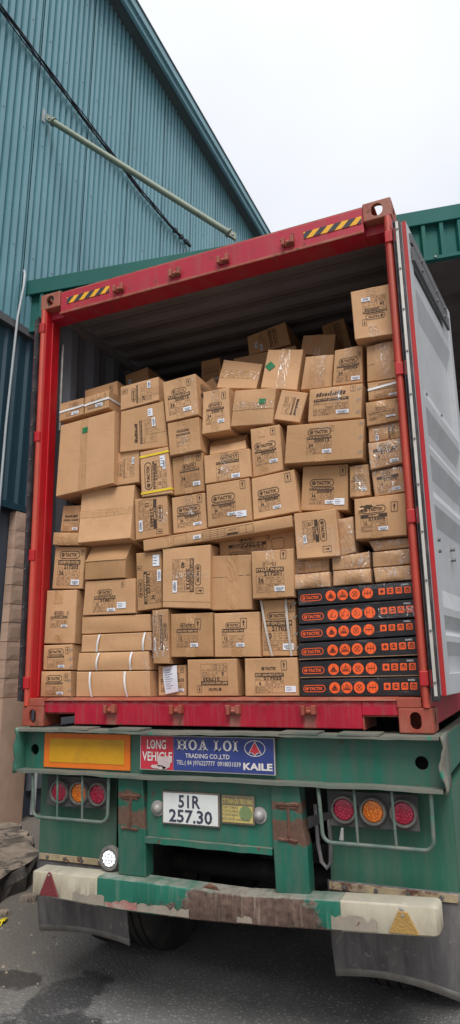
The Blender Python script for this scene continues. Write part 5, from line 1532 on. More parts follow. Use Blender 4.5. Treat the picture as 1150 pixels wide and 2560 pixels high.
class Carton:
    def __init__(s, key, name='carton', mat='kraft', bulge=0.009, seed=None, fold=None, nx=8):
        P = BOX[key]; s.c = [Vector(p) for p in P[:4]]; s.D = P[4]; s.key = key
        cen = sum(s.c, Vector()) / 4
        s.c = [cen + (p - cen) * (1 - 0.004 / max((p - cen).length, 0.01)) for p in s.c]
        s.n = ((s.c[1] - s.c[0]).cross(s.c[3] - s.c[0])).normalized()
        if s.n.y > 0: s.n = -s.n                              # front normal, towards the camera side
        s.W = ((s.c[1] - s.c[0]).length + (s.c[2] - s.c[3]).length) / 2
        s.H = ((s.c[3] - s.c[0]).length + (s.c[2] - s.c[1]).length) / 2
        rg = random.Random(key if seed is None else seed)
        s.b = bulge * rg.uniform(0.2, 1.3) * (1 if rg.random() < 0.7 else -0.5)
        s.ph = (rg.uniform(0, 6), rg.uniform(0, 6), rg.uniform(2.0, 4.5), rg.uniform(2.0, 4.5)); s.amp = bulge * 0.35
        s.fold = fold
        s.back = Vector((0, 1, 0)) if abs(s.n.z) < 0.08 else -s.n
        zmin = min(p.z for p in s.c)
        s.org = Vector((cen.x, cen.y + s.D / 2, zmin))
        # body mesh
        mb = MB(); n = nx; e = 0.0035
        eu, ev = e / s.W, e / s.H
        us = [0.0] + [eu] + [i / n for i in range(1, n)] + [1 - eu] + [1.0]
        vs_ = [0.0] + [ev] + [i / n for i in range(1, n)] + [1 - ev] + [1.0]
        k = len(us); pts = []
        for v_ in vs_:
            for u_ in us:
                p = s.pt(u_, v_, 0.0)
                if u_ in (0.0, 1.0) or v_ in (0.0, 1.0): p = p - s.n * e
                pts.append(p)
        fs = []
        for j in range(k - 1):
            for i in range(k - 1):
                q = j * k + i; fs.append((q, q + k, q + k + 1, q + 1))
        ringi = [i for i in range(k)] + [j * k + k - 1 for j in range(1, k)] + [(k - 1) * k + i for i in range(k - 2, -1, -1)] + [j * k for j in range(k - 2, 0, -1)]
        m0 = len(pts)
        for i in ringi: pts.append(pts[i] + s.back * s.D)
        L = len(ringi)
        for a in range(L):
            b = (a + 1) % L; fs.append((ringi[a], ringi[b], m0 + b, m0 + a))
        fs.append(tuple(m0 + a for a in range(L)))
        me = MB().add(pts, fs).mesh(name, M[mat], False, s.org)
        bm = bmesh.new(); bm.from_mesh(me); bmesh.ops.recalc_face_normals(bm, faces=bm.faces); bm.to_mesh(me); bm.free()
        me.polygons.foreach_set('use_smooth', [True] * len(me.polygons)); me.set_sharp_from_angle(angle=math.radians(28))
        s.o = bpy.data.objects.new(name, me); s.o.location = s.org; COL.objects.link(s.o)
    def pt(s, u, v, lift):
        p = (s.c[0] * (1 - u) + s.c[1] * u) * (1 - v) + (s.c[3] * (1 - u) + s.c[2] * u) * v
        e = 16 * u * (1 - u) * v * (1 - v)
        uc, vc = min(max(u, 0), 1), min(max(v, 0), 1)
        d = s.b * e + s.amp * math.sin(s.ph[0] + uc * s.ph[2]) * math.sin(s.ph[1] + vc * s.ph[3]) * min(1, 6 * min(uc, 1 - uc, vc, 1 - vc) + 0.0)
        if s.fold and v < s.fold[0]: d -= s.fold[1] * (s.fold[0] - v) / s.fold[0]
        return p + s.n * (d + lift)
    def label(s, label, cat='carton', group='cartons packed in the container'):
        tag(s.o, label, cat, group); return s
    def part(s, name, pts, fs, mat, parent=None):
        me = bpy.data.meshes.new(name); me.from_pydata([tuple(p - s.org) for p in pts], [], fs); me.materials.append(M[mat]); me.update()
        o = bpy.data.objects.new(name, me); COL.objects.link(o); o.parent = parent or s.o
        return o
    def mapper(s, rect, rot, A):
        u0, v0, u1, v1 = rect
        def f_(p):
            x, y = p[0], p[1] / A
            if rot == 0: return u0 + x * (u1 - u0), v0 + y * (v1 - v0)
            if rot == 90: return u0 + y * (u1 - u0), v1 - x * (v1 - v0)      # reads upward
            if rot == -90: return u1 - y * (u1 - u0), v0 + x * (v1 - v0)     # reads downward
            return u1 - x * (u1 - u0), v1 - y * (v1 - v0)
        return f_
    def aspect(s, rect, rot):
        w = (rect[2] - rect[0]) * s.W; h = (rect[3] - rect[1]) * s.H
        return h / w if rot in (0, 180) else w / h
    def art(s, a, rect, rot, name, mat, lift=0.0016, parent=None):
        f_ = s.mapper(rect, rot, a.A)
        pts = [s.pt(*f_(p), lift) for p in a.v]
        return s.part(name, pts, a.f, mat, parent)
    def patch(s, rect, name, mat, lift=0.0022, n=6, parent=None, wob=0.0):
        u0, v0, u1, v1 = rect; pts = []; fs = []
        rg = random.Random(s.key + name)
        for j in range(n + 1):
            for i in range(n + 1):
                pts.append(s.pt(u0 + (u1 - u0) * i / n, v0 + (v1 - v0) * j / n, lift + (rg.uniform(0, wob) if wob else 0)))
        for j in range(n):
            for i in range(n):
                q = j * (n + 1) + i; fs.append((q, q + n + 1, q + n + 2, q + 1))
        return s.part(name, pts, fs, mat, parent)
    # ---- features
    def print_(s, rect, rot=0, num='', qty='', title='', faded=False, pw=1.0, pill=True, bar=True, sticker=True, word=False):
        A = s.aspect(rect, rot); a = Art(A); sm = Art(A); ko = Art(A); ink = 'ink_faded' if faded else 'ink'
        lw = 0.009
        ph = min(0.30 * pw + 0.02, 0.34 * A)
        if word:
            x = 0.06; rg = random.Random(s.key)
            while x < 0.9:
                w = rg.uniform(0.03, 0.08); hh = ph * rg.uniform(0.25, 0.5)
                a.poly([(x + 0.02, ph * 0.8 - hh), (x + w + 0.02, ph * 0.8 - hh), (x + w, ph * 0.8), (x, ph * 0.8)]); x += w + 0.022
        else:
            lwid = max(pw, ph * 2.6); lwid = min(lwid, 1.0)
            a.logo(0.5 - lwid / 2, 0.0, lwid, ph, pill=pill)
        t0 = ph + 0.035 * A; bh = max(0.135 * A if title else 0.09 * A, 0.07)
        a.rect(0, t0, 1, t0 + bh, 6)
        if title: ko.text(title, 0.5, t0 + bh * 0.24, bh * 0.56, min(0.94, 0.078 * len(title)), 0.030, True)
        else:
            rg = random.Random(s.key + 'k'); x = 0.03
            while x < 0.95:
                w = rg.uniform(0.03, 0.12); ko.rect(x, t0 + bh * 0.36, min(x + w, 0.97), t0 + bh * 0.62, 1); x += w + 0.03
        ty = t0 + bh; rem = A - ty
        sm.frame(0, ty, 1, A, lw)
        r1 = ty + rem * 0.21; r2 = ty + rem * 0.60; r3 = ty + rem * 0.73; r4 = ty + rem * 0.87
        sm.rect(lw, r1, 1 - lw, r1 + lw * 0.8); sm.rect(lw, r2, 1 - lw, r2 + lw * 0.8)
        sm.rect(lw, r3, 0.6, r3 + lw * 0.8); sm.rect(lw, r4, 0.6, r4 + lw * 0.8)
        sm.rect(0.22, ty, 0.22 + lw * 0.8, r1); sm.rect(0.36, r1, 0.36 + lw * 0.8, r2); sm.rect(0.6, r2, 0.6 + lw * 0.8, A)
        sm.rect(0.55, r1, 0.55 + lw * 0.8, r2); sm.rect(0.36, (r1 + r2) / 2, 1 - lw, (r1 + r2) / 2 + lw * 0.8); sm.rect(0.74, r1, 0.74 + lw * 0.8, (r1 + r2) / 2)
        if num: a.text(num, 0.61, ty + rem * 0.030, rem * 0.165, 0.105 * len(num), 0.028, True)
        if qty: a.text(qty, 0.18, r1 + rem * 0.08, rem * 0.22, None, 0.022, True)
        rg = random.Random(s.key + 't')
        for (xa, xb, ya, yb) in ((0.03, 0.19, ty + rem * 0.05, r1), (0.05, 0.32, r1 + rem * 0.30, r2), (0.39, 0.53, r1, (r1 + r2) / 2), (0.39, 0.53, (r1 + r2) / 2, r2), (0.58, 0.72, r1, (r1 + r2) / 2), (0.78, 0.96, r1, (r1 + r2) / 2), (0.58, 0.95, (r1 + r2) / 2, r2), (0.03, 0.55, r2, r3), (0.03, 0.5, r3, r4), (0.03, 0.56, r4, A), (0.66, 0.95, r2, r3)):
            hh = min((yb - ya) * 0.34, 0.03); y = (ya + yb) / 2 - hh / 2; x = xa
            while x < xb - 0.02:
                w = rg.uniform(0.015, 0.06)
                if rg.random() < 0.6: sm.rect(x, y, min(x + w, xb), y + hh, 1)
                x += w + 0.015
        o = s.art(a, rect, rot, 'printed_panel', ink)
        s.art(sm, rect, rot, 'table_print', 'ink_faded', 0.0014)
        s.art(ko, rect, rot, 'reversed_lettering', 'ink_knockout', 0.0026, o)
        if sticker:
            f_ = s.mapper(rect, rot, A)
            sx0, sy0, sx1, sy1 = 0.66, A - rem * 0.27, 1.02, A - rem * 0.02
            s.stick_block((sx0, sy0, sx1, sy1), rect, rot, A)
        return s
    def stick_block(s, blk, rect, rot, A):
        f_ = s.mapper(rect, rot, A); x0, y0, x1, y1 = blk
        q = [f_((x0, y0)), f_((x1, y0)), f_((x1, y1)), f_((x0, y1))]
        pts = []; fs = []; n = 3
        for j in range(n + 1):
            for i in range(n + 1): pts.append(s.pt(*f_((x0 + (x1 - x0) * i / n, y0 + (y1 - y0) * j / n)), 0.0032))
        for j in range(n):
            for i in range(n):
                k = j * (n + 1) + i; fs.append((k, k + n + 1, k + n + 2, k + 1))
        o = s.part('barcode_sticker', pts, fs, 'label_white')
        b = Art(A); rg = random.Random(s.key + 'b'); w = x1 - x0; x = x0 + w * 0.14
        while x < x1 - w * 0.14:
            bw = w * rg.choice((0.02, 0.03, 0.045)); b.rect(x, y0 + (y1 - y0) * 0.25, x + bw, y0 + (y1 - y0) * 0.68, 1); x += bw + w * rg.choice((0.02, 0.03, 0.04))
        b.rect(x0 + w * 0.25, y0 + (y1 - y0) * 0.76, x1 - w * 0.25, y0 + (y1 - y0) * 0.86, 1)
        s.art(b, rect, rot, 'barcode', 'label_grey', 0.0041, o)
    def sticker(s, u, v, w, h, rot=0):
        """a barcode sticker by itself, centre and size in metres"""
        ru, rv = (w, h) if rot in (0, 180) else (h, w)
        rect = (u - ru / s.W / 2, v - rv / s.H / 2, u + ru / s.W / 2, v + rv / s.H / 2); A = s.aspect(rect, rot)
        s.stick_block((0, 0, 1, A), rect, rot, A); return s
    def invoice(s, u0, v0, u1, v1, rot=0):
        o = s.patch((u0, v0, u1, v1), 'address_label', 'label_white', 0.0034, 3)
        A = s.aspect((u0, v0, u1, v1), rot); a = Art(A)
        for k in range(3): a.rect(0.1, A * (0.22 + 0.25 * k), 0.55 + 0.12 * (k % 2), A * (0.28 + 0.25 * k), 1)
        s.art(a, (u0, v0, u1, v1), rot, 'small_print', 'label_grey', 0.0042, o); return s
    def arrow(s, u, v, w, rot=0, faded=False):
        h = w * 1.5; ru, rv = (w, h) if rot in (0, 180) else (h, w)
        rect = (u - ru / s.W / 2, v - rv / s.H / 2, u + ru / s.W / 2, v + rv / s.H / 2)
        a = Art(1.5); a.arrow(0, 0, 1, 1.5, 0.075); s.art(a, rect, rot, 'up_arrow_mark', 'ink_faded' if faded else 'ink'); return s
    def tape_v(s, u, v0=0.0, v1=1.0, w=0.05):
        s.patch((u - w / s.W / 2, v0 + 0.003, u + w / s.W / 2, v1 - 0.003), 'packing_tape', 'tape', 0.0008, 8, wob=0.0011); return s
    def tape_h(s, v, u0=0.0, u1=1.0, w=0.05):
        s.patch((u0 + 0.003, v - w / s.H / 2, u1 - 0.003, v + w / s.H / 2), 'packing_tape', 'tape', 0.0008, 8, wob=0.0011); return s
    def film(s, rect):
        s.patch(rect, 'loose_tape_film', 'film', 0.0048, 8, wob=0.004); return s
    def seam_v(s, u):
        s.patch((u - 0.0018 / s.W, 0.002, u + 0.0018 / s.W, 0.998), 'flap_seam', 'seam', 0.0005, 6); return s
    def seam_h(s, v, u0=0.002, u1=0.998, t=0.002):
        s.patch((u0, v - t / s.H, u1, v + t / s.H), 'flap_seam', 'seam', 0.0005, 6); return s
    def strap_h(s, v0, v1, mat='strap_white', w=0.013, side=True):
        pts = []; fs = []; n = 10
        for i in range(n + 1):
            u_ = i / n; v_ = v0 + (v1 - v0) * u_
            for k in (-1, 1): pts.append(s.pt(u_, v_ + k * w / s.H / 2, 0.004))
        for i in range(n): fs.append((2 * i, 2 * i + 1, 2 * i + 3, 2 * i + 2))
        if side:
            r_ = (s.c[1] - s.c[0]).normalized()
            b = len(pts)
            for k in (-1, 1): pts.append(s.pt(1.0, v1 + k * w / s.H / 2, 0.002) + r_ * 0.003)
            for k in (-1, 1): pts.append(s.pt(1.0, v1 + k * w / s.H / 2, 0.002) + r_ * 0.003 + s.back * s.D)
            fs += [(2 * n, 2 * n + 1, b + 1, b), (b, b + 1, b + 3, b + 2)]
        s.part('strap', pts, fs, mat); return s
    def strap_v(s, u0, u1, mat='strap_white', w=0.013, lift=0.004):
        pts = []; fs = []; n = 10
        for i in range(n + 1):
            v_ = i / n; u_ = u0 + (u1 - u0) * v_
            for k in (-1, 1): pts.append(s.pt(u_ + k * w / s.W / 2, v_, lift + 0.010 * math.sin(math.pi * v_)))
        for i in range(n): fs.append((2 * i, 2 * i + 1, 2 * i + 3, 2 * i + 2))
        s.part('strap', pts, fs, mat); return s
    def staples(s, us):
        pts = []; fs = []
        for u, v in us:
            for k in (0, 1):
                q = len(pts); du = 0.006 / s.W; dv = 0.010 / s.H
                a = (u + k * 0.012 / s.W, v)
                pts += [s.pt(a[0] + du, a[1] - dv, 0.003), s.pt(a[0] + du * 1.5, a[1] - dv * 0.8, 0.003), s.pt(a[0] - du * 0.5, a[1] + dv, 0.003), s.pt(a[0] - du, a[1] + dv * 0.8, 0.003)]
                fs.append((q, q + 1, q + 2, q + 3))
        s.part('staples', pts, fs, 'galv')['kind'] = 'stuff'; return s
    def diamond(s, u, v, w):
        a, b = w / s.W / 2, w / s.H / 2; n = 5; pts = []; fs = []
        for j in range(n + 1):
            for i in range(n + 1):
                x, y = i / n - 0.5, j / n - 0.5
                pts.append(s.pt(u + (x - y) * a * 1.41, v + (x + y) * b * 1.41, 0.004))
        for j in range(n):
            for i in range(n):
                q = j * (n + 1) + i; fs.append((q, q + n + 1, q + n + 2, q + 1))
        s.part('green_sticker', pts, fs, 'green_sticker'); return s
    def wrap(s, lift=0.003):
        """loose plastic film round the whole parcel"""
        n = 12; pts = []; fs = []; rg = random.Random(s.key + 'w'); us = [-0.006 + 1.012 * i / n for i in range(n + 1)]
        k = n + 1
        for v_ in us:
            for u_ in us:
                p = s.pt(u_, v_, lift + rg.uniform(0.0, 0.006)); pts.append(p)
        for j in range(n):
            for i in range(n):
                q = j * k + i; fs.append((q, q + k, q + k + 1, q + 1))
        ringi = [i for i in range(k)] + [j * k + k - 1 for j in range(1, k)] + [(k - 1) * k + i for i in range(k - 2, -1, -1)] + [j * k for j in range(k - 2, 0, -1)]
        m0 = len(pts)
        for i in ringi: pts.append(pts[i] + s.back * (s.D * 0.9))
        L = len(ringi)
        for a in range(L):
            b = (a + 1) % L; fs.append((ringi[a], ringi[b], m0 + b, m0 + a))
        o = s.part('plastic_wrap', pts, fs, 'film')
        o.data.polygons.foreach_set('use_smooth', [True] * len(o.data.polygons))
        return s
    def side_print(s, v0, v1, y0, y1):
        """mark on the right-hand side face"""
        a = Art(0.9); a.logo(0, 0, 1, 0.3); a.rect(0, 0.36, 1, 0.46); a.frame(0, 0.46, 1, 0.9, 0.012)
        r_ = (s.c[1] - s.c[0]).normalized()
        pts = [s.c[1].lerp(s.c[2], v0 + (v1 - v0) * p[1] / 0.9) + s.back * (y0 + (y1 - y0) * p[0]) + r_ * 0.004 for p in a.v]
        s.part('printed_panel', pts, a.f, 'ink'); return s

def C(key, label, **kw): return Carton(key, **kw).label(label)
UP = 0.030

C('c1', 'small white-strapped carton at the far left end of the top row').print_((.28, .16, .86, .86), faded=True, pw=.7, sticker=False).sticker(.66, .76, .055, .022).strap_h(.50, .46).tape_v(.45, 0, .4)
C('c2', 'white-strapped carton beside the far left one, strap round its side').print_((.14, .26, .84, .80), faded=True, pw=.6, sticker=False).sticker(.62, .70, .055, .022).strap_h(.50, .46).tape_v(.5, 0, .4).arrow(.86, .2, .016, 0, True)
C('c3', 'plain carton standing behind the two white-strapped ones, arrow mark at right').arrow(.82, .35, .028)
C('c4', 'carton lying on its side at the upper left, round logo reading upward').print_((.30, .12, .82, .88), 90, qty='24', pw=.75).arrow(.12, .26, .030, 90).tape_h(.55, .55, 1.0, .05)
C('c5', 'largest plain carton at upper left with a small green sticker on its taped seam').seam_v(.46).tape_v(.46, w=.055).patch((.435, .13, .53, .205), 'green_sticker', 'green_sticker', .004)
C('c6', 'large carton with a sideways table print, right of the green-stickered one').print_((.27, .33, .80, .86), 90, faded=False, word=True).invoice(.64, .10, .75, .27).tape_h(.62, .62, 1.0, .03)
C('c7', 'narrow carton with faint sideways print, left of the yellow-strapped one').print_((.16, .22, .82, .80), 90, faded=True, pw=.8)
C('c8', 'carton bound with two yellow straps').print_((.14, .26, .88, .86), 90, num='215058', qty='12').strap_h(.12, .10, 'strap_yellow', side=True).strap_h(.93, .90, 'strap_yellow', side=True).invoice(.70, .17, .87, .40)
C('c9', 'top row carton reading 200015 with bold black title bar').print_((.12, .24, .80, .86), num='200015', qty='36', title='FLAT NOSE PLIERS', pw=.66).arrow(.78, .16, UP).tape_v(.46, 0, .36).tape_v(.46, .72, 1).side_print(.15, .75, .06, .24).film((.80, .05, .98, .95))
C('c10', 'small-printed carton directly under the 200015 carton').print_((.25, .22, .70, .78), faded=False, word=True, sticker=False).tape_v(.46, 0, .25).tape_v(.46, .72, 1).film((.35, .4, .65, .75))
C('c11', 'narrow upright carton reading 200013').print_((.14, .30, .80, .80), num='200013', qty='24', pw=.8).arrow(.80, .17, UP).tape_v(.48, 0, .35).tape_v(.48, .7, 1).film((.3, .02, .65, .32))
C('c12', 'plain tilted carton in the top row with a tape band across it').tape_h(.50, w=.07).film((.3, .40, .98, .62))
C('c13', 'tall leaning carton with a green diamond sticker').seam_v(.53).tape_v(.53, w=.07).film((.45, 0, .62, 1)).diamond(.17, .46, .052)
_c = C('c14', 'wide carton with a square green sticker across its taped seam').seam_h(.46).tape_h(.46, w=.05).film((.1, .36, .98, .56))
_c.patch((.645, .30, .80, .44), 'green_sticker', 'green_sticker', .006)
C('c15', 'small tilted carton with sideways print below the green diamond carton').print_((.22, .20, .84, .78), -90, word=True, sticker=False).film((.70, .45, .95, .8))
C('c16', 'plain taped carton between the green diamond carton and the 200003 carton').seam_v(.50).tape_v(.50, w=.10).film((.46, 0, .75, 1))
C('c17', 'top row carton reading 200003').print_((.12, .28, .90, .92), num='200003', qty='24', pw=.85).arrow(.90, .22, .018).film((.38, .0, .68, .3))
C('c18', 'wide carton with a large table print and staples along its right edge').print_((.10, .06, .76, .84), word=True).arrow(.83, .10, .028, 0, True).staples([(.92, .14), (.92, .46), (.92, .82)]).film((.40, .04, .62, .6)).tape_v(.48, .8, 1.0, .06)
C('c19', 'widest carton in the upper middle reading 200012').print_((.28, .14, .60, .80), num='200012', qty='24', pw=.95).arrow(.60, .17, .024, 0, True).tape_v(.47, .8, 1, .06).film((.42, 0, .58, .22)).staples([(.95, .1), (.95, .45), (.95, .82)])
C('c20', 'upside-down carton perched highest, in the upper right corner').print_((.26, .18, .86, .64), 180, num='200025', qty='36', pw=.82).arrow(.28, .68, .026, 180).tape_v(.50, 0, .16).tape_v(.50, .78, 1).film((.38, .72, .66, 1.0))
C('c21', 'plain carton with glossy tape under the perched upside-down one').tape_v(.55, w=.09).film((.48, .0, .74, 1.0)).seam_h(.55, t=.001)
C('c22', 'flat carton with one white strap by the right post').print_((.2, .14, .92, .92), faded=True, pw=.6).strap_h(.42, .22, side=False)
C('c23', 'carton reading BOLT CUTTER by the right post').print_((.08, .24, .84, .80), title='BOLT CUTTER 36', faded=True, pw=.5).tape_v(.45, 0, .3).tape_v(.45, .7, 1).arrow(.90, .15, .012)
C('c24', 'flat carton with sideways print under the BOLT CUTTER carton').print_((.20, .08, .80, .95), -90, pw=.8).film((.15, .1, .95, .6))
C('c25', 'film-wrapped carton by the right post, upper of two marked 10').print_((.14, .10, .86, .92), num='211051', qty='10', title='LEVELING', pw=.5).wrap()
C('c26', 'film-wrapped carton by the right post, lower of two marked 10').print_((.14, .10, .84, .90), num='211075', qty='10', title='LEVEL', pw=.5).wrap()
C('c27', 'narrow film-wrapped carton left of the two marked 10').print_((.08, .32, .82, .84), qty='12', faded=True, pw=.85).film((.3, .0, 1, .8)).tape_v(.5, 0, .3).tape_v(.5, .8, 1)
C('c28', 'large carton reading 200089 with white address label').print_((.17, .30, .70, .86), num='200089', qty='36').arrow(.89, .15, .034).invoice(.71, .74, .93, .88)
_c = C('c29', 'torn carton reading 215605 with a ragged hole in its front', bulge=.010).print_((.12, .22, .64, .84), num='215605', qty='12', title='CLAMP', pw=.9).arrow(.78, .30, .036).tape_v(.42, .85, 1.0, .06)
_rg = random.Random(2)
_p = [(.10, .24), (.14, .19), (.20, .21), (.25, .18), (.31, .20), (.37, .19), (.41, .215), (.36, .24), (.33, .25), (.30, .285), (.27, .26), (.22, .255), (.17, .245), (.13, .26)]
_c.part('torn_hole', [_c.pt(a, b, .0034) for a, b in _p], [tuple(range(len(_p)))], 'seam')
_p2 = [(.10, .25), (.15, .24), (.20, .255), (.19, .29), (.12, .31), (.09, .29)]
_c.part('torn_flap', [_c.pt(a, b, .004 + .012 * (b - .24) / .06) for a, b in _p2], [tuple(range(len(_p2)))], 'flap_edge')
_p3 = [(.36, .185), (.45, .20), (.44, .245), (.38, .25), (.35, .22)]
_c.part('torn_flap', [_c.pt(a, b, .004 + .008 * (a - .35) / .1) for a, b in _p3], [tuple(range(len(_p3)))], 'flap_edge')
C('c30', 'crushed carton with sideways print reading 215605, above the parcels', bulge=.018).print_((.18, .18, .74, .66), -90, num='215605', qty='12', title='CLAMP').arrow(.72, .83, .034, -90).film((.0, .4, .35, .75)).film((.75, .35, 1, 1))
C('c31', 'narrow upright film-wrapped parcel right of the crushed carton', name='parcel').tape_v(.5, .1, .9, .06).wrap()
PG = 'film-wrapped parcels on the black boxes'
for key, lab in (('c32', 'slanting film-wrapped parcel on top of the right-hand parcel pile'), ('c33', 'film-wrapped parcel in the middle of the right-hand pile by the post'), ('c34', 'bottom film-wrapped parcel of the right-hand pile by the post'),
                 ('c35', 'upper film-wrapped parcel of the middle pile on the black boxes'), ('c36', 'lower film-wrapped parcel of the middle pile on the black boxes'),
                 ('c37', 'upper film-wrapped parcel of the left-hand pile on the black boxes'), ('c38', 'lower film-wrapped parcel of the left-hand pile on the black boxes')):
    c_ = Carton(key, name='parcel', bulge=.012); tag(c_.o, lab, 'parcel', PG); c_.tape_v(.55, .02, .98, .09).wrap()
C('c45', 'tall carton reading 200225').print_((.12, .33, .84, .80), num='200225', qty='24').arrow(.77, .13, UP).tape_v(.38, 0, .22).tape_v(.38, .82, 1)
C('c46', 'small plain carton with a folded top flap under the green square carton', fold=(.55, .05)).tape_h(.45, w=.03).film((.7, .2, .98, .5))
C('c47', 'wide carton marked 24 with crumpled tape over its print').print_((.26, .10, .76, .96), qty='24', pw=.6).arrow(.71, .17, UP).film((.38, .0, .58, .95)).tape_v(.46, 0, .3)
C('c48', 'carton marked 36 right of the yellow-strapped one').print_((.24, .24, .88, .84), qty='36', pw=.72).arrow(.87, .12, UP).tape_v(.52, 0, .25).tape_v(.5, .86, 1)
C('c49', 'square carton reading 200071 under crumpled tape').print_((.14, .28, .84, .86), num='200071', qty='36').arrow(.84, .14, .034).tape_v(.52, 0, .28).tape_v(.5, .84, 1).film((.4, .0, .66, .55))
C('c50', 'carton reading 200081 in the centre of the load').print_((.12, .28, .67, .82), num='200081', qty='36').arrow(.85, .13, .034).invoice(.68, .74, .90, .88)
C('c51', 'carton reading 200085 right of the centre').print_((.13, .32, .62, .84), num='200085', qty='36').arrow(.84, .16, .036)
_c = C('c52', 'long flat carton lying under the 200071 and 200081 cartons')
_a = Art(_c.aspect((.42, .14, .76, .86), 0)); _A = _a.A
_a.frame(0, 0, 1, _A, .006)
for _x in (.16, .30, .44, .47, .72, .86): _a.rect(_x, 0, _x + .005, _A)
for _k in range(3): _a.rect(.0, _A * (.25 + .22 * _k), .44, _A * (.28 + .22 * _k))
_a.text('100277', .60, _A * .2, _A * .26, .16, .0, True); _a.rect(.49, _A * .7, .70, _A * .9)
_c.art(_a, (.42, .14, .76, .86), 0, 'printed_panel', 'ink'); _c.sticker(.385, .52, .05, .022).tape_v(.18, 0, 1, .06)
_a = Art(1.0); _a.frame(0, 0, 1, 1, .02); _c.art(_a, (.22, .12, .31, .88), 0, 'printed_frame', 'ink_faded')
_c = C('c53', 'carton reading 222551 half hidden under the long flat carton').print_((.13, .04, .64, 1.0), num='222551', title='ADJUSTABLE', pw=.42).arrow(.67, .26, .020)
_a = Art(_c.aspect((.71, .30, .87, .86), 0)); _a.rring(0, 0, 1, _a.A, .12, .03); _c.art(_a, (.71, .30, .87, .86), 0, 'printed_frame', 'ink')
C('c54', 'carton with print turned sideways reading 215603').print_((.12, .06, .86, .80), -90, num='215603', qty='12', title='CLAMP', pw=.55).arrow(.74, .88, .030, -90).film((.72, .35, 1, .7))
C('c55', 'big plain creased carton at left with a tape band across it', bulge=.014).tape_h(.47, w=.05).seam_h(.49, t=.001)
C('c56', 'small half-hidden carton against the left wall above the flat one').print_((.12, .28, .95, .95), word=True).tape_v(.55, 0, 1, .02)
C('c57', 'small flat plain carton by the left post').tape_v(.40, 0, 1, .10)
C('c58', 'carton reading 217203 by the left post').print_((.15, .10, .88, .92), num='217203', qty='36', title='CARPENTER PINCERS', pw=.9).arrow(.93, .13, .024)
C('c59', 'empty-looking plain carton with its front flap bent down', fold=(.50, .07)).seam_h(.50, t=.0015).patch((.0, .44, .99, .50), 'flap_lip', 'kraft', .004)
C('c60', 'carton reading HEAVY DUTY STAPLE GUN with white address label at left').print_((.20, .27, .62, .92), num='218011', qty='12', title='HEAVY DUTY STAPLE GUN', pw=.68).invoice(.66, .66, .83, .84).arrow(.76, .16, .022)
C('c61', 'tall carton reading PIPE CLAMP at the left edge').print_((.20, .40, .76, .70), title='PIPE CLAMP 12', faded=False, pw=.6).tape_v(.42, 0, .26, .07).tape_v(.5, .84, 1, .06).arrow(.77, .44, .016)
C('c62', 'upper of two small alike logo cartons at the bottom left').print_((.16, .15, .74, .92), pw=.95).arrow(.84, .24, .028).staples([(.93, .22), (.93, .56), (.93, .88)])
C('c63', 'lower of two small alike logo cartons, in the bottom left corner').print_((.20, .15, .76, .92), pw=.95).arrow(.86, .24, .028).staples([(.94, .35), (.94, .75)])
C('c64', 'plain long carton at left lying on three strapped ones', bulge=.010)
C('c65', 'topmost of three long white-strapped cartons at the lower left', bulge=.008).strap_v(.27, .235).strap_v(.92, .89).film((.96, 0, 1, 1))
C('c66', 'middle of three long white-strapped cartons at the lower left', bulge=.008).strap_v(.31, .29).strap_v(.78, .755).film((.93, 0, 1, 1))
C('c67', 'bottom of three long white-strapped cartons, on the container floor', bulge=.008).strap_v(.20, .225).strap_v(.68, .71).film((.93, 0, 1, 1))
C('c68', 'carton reading CLAW HAMMER 221071 sideways').print_((.06, .34, 1.0, .90), 90, num='221071', qty='36', title='CLAW HAMMER', pw=.55).invoice(.68, .06, .93, .26).arrow(.14, .27, .024, 90)
C('c69', 'large carton reading 200713 sideways, marked 40').print_((.22, .20, .82, .74), -90, num='200713', qty='40', title='HEAVY DUTY AUTO CABLE', pw=.62).arrow(.79, .72, .034, -90).film((.2, .42, .98, .52)).seam_h(.90, t=.001)
C('c70', 'plain creased carton with a vertical tape band, left of EYELET PLIERS', bulge=.012).tape_v(.52, w=.075).seam_h(.40, .01, .55, .001).seam_h(.375, .5, .99, .0015)
C('c71', 'carton reading EYELET PLIERS 217201').print_((.11, .24, .78, .88), num='217201', qty='36', title='EYELET PLIERS', pw=.48).arrow(.77, .11, .034).tape_v(.45, 0, .38, .065).tape_v(.50, .80, 1, .05).film((.36, .0, .6, .25))
C('c72', 'narrow upright carton with downward print left of the staple gun cartons').print_((.12, .10, .95, .74), -90, pw=.5).film((.0, .0, 1, .9))
C('c73', 'left of two alike cartons reading Heavy duty staple gun in the lower middle').print_((.15, .22, .66, .78), qty='12', title='Heavy duty staple gun', pw=.66).arrow(.66, .25, .040).tape_v(.48, 0, .25, .06).tape_v(.48, .78, 1, .06)
C('c74', 'right of two alike cartons reading Heavy duty staple gun in the lower middle').print_((.18, .22, .67, .78), qty='12', title='Heavy duty staple gun', pw=.68).arrow(.66, .25, .040).tape_v(.50, .78, 1, .06).film((.35, .0, .65, .15))
C('c75', 'carton reading RIVET GUN LONG ARM with two slanting clear straps').print_((.06, .22, .90, .90), num='217029', qty='10', title='RIVET GUN LONG ARM', pw=.72).strap_v(.0, .30, 'strap_grey', .013, .005).strap_v(.75, .85, 'strap_grey', .013, .005).arrow(.88, .15, .032).staples([(.95, .08), (.95, .32), (.95, .62), (.95, .86)])
C('c76', 'bottom row carton with a paper sheet stuck on its front').print_((.10, .24, .92, .86), qty='12', title='HEAVY DUTY STAPLE GUN', pw=.62).arrow(.86, .16, .022)
C('c77', 'bottom row carton with upside-down print reading 217025').print_((.28, .12, .82, .90), 180, num='217025', qty='6', title='RIVET GUN HEAVY DUTY', pw=.62, pill=False, sticker=False).arrow(.24, .80, .026, 180)
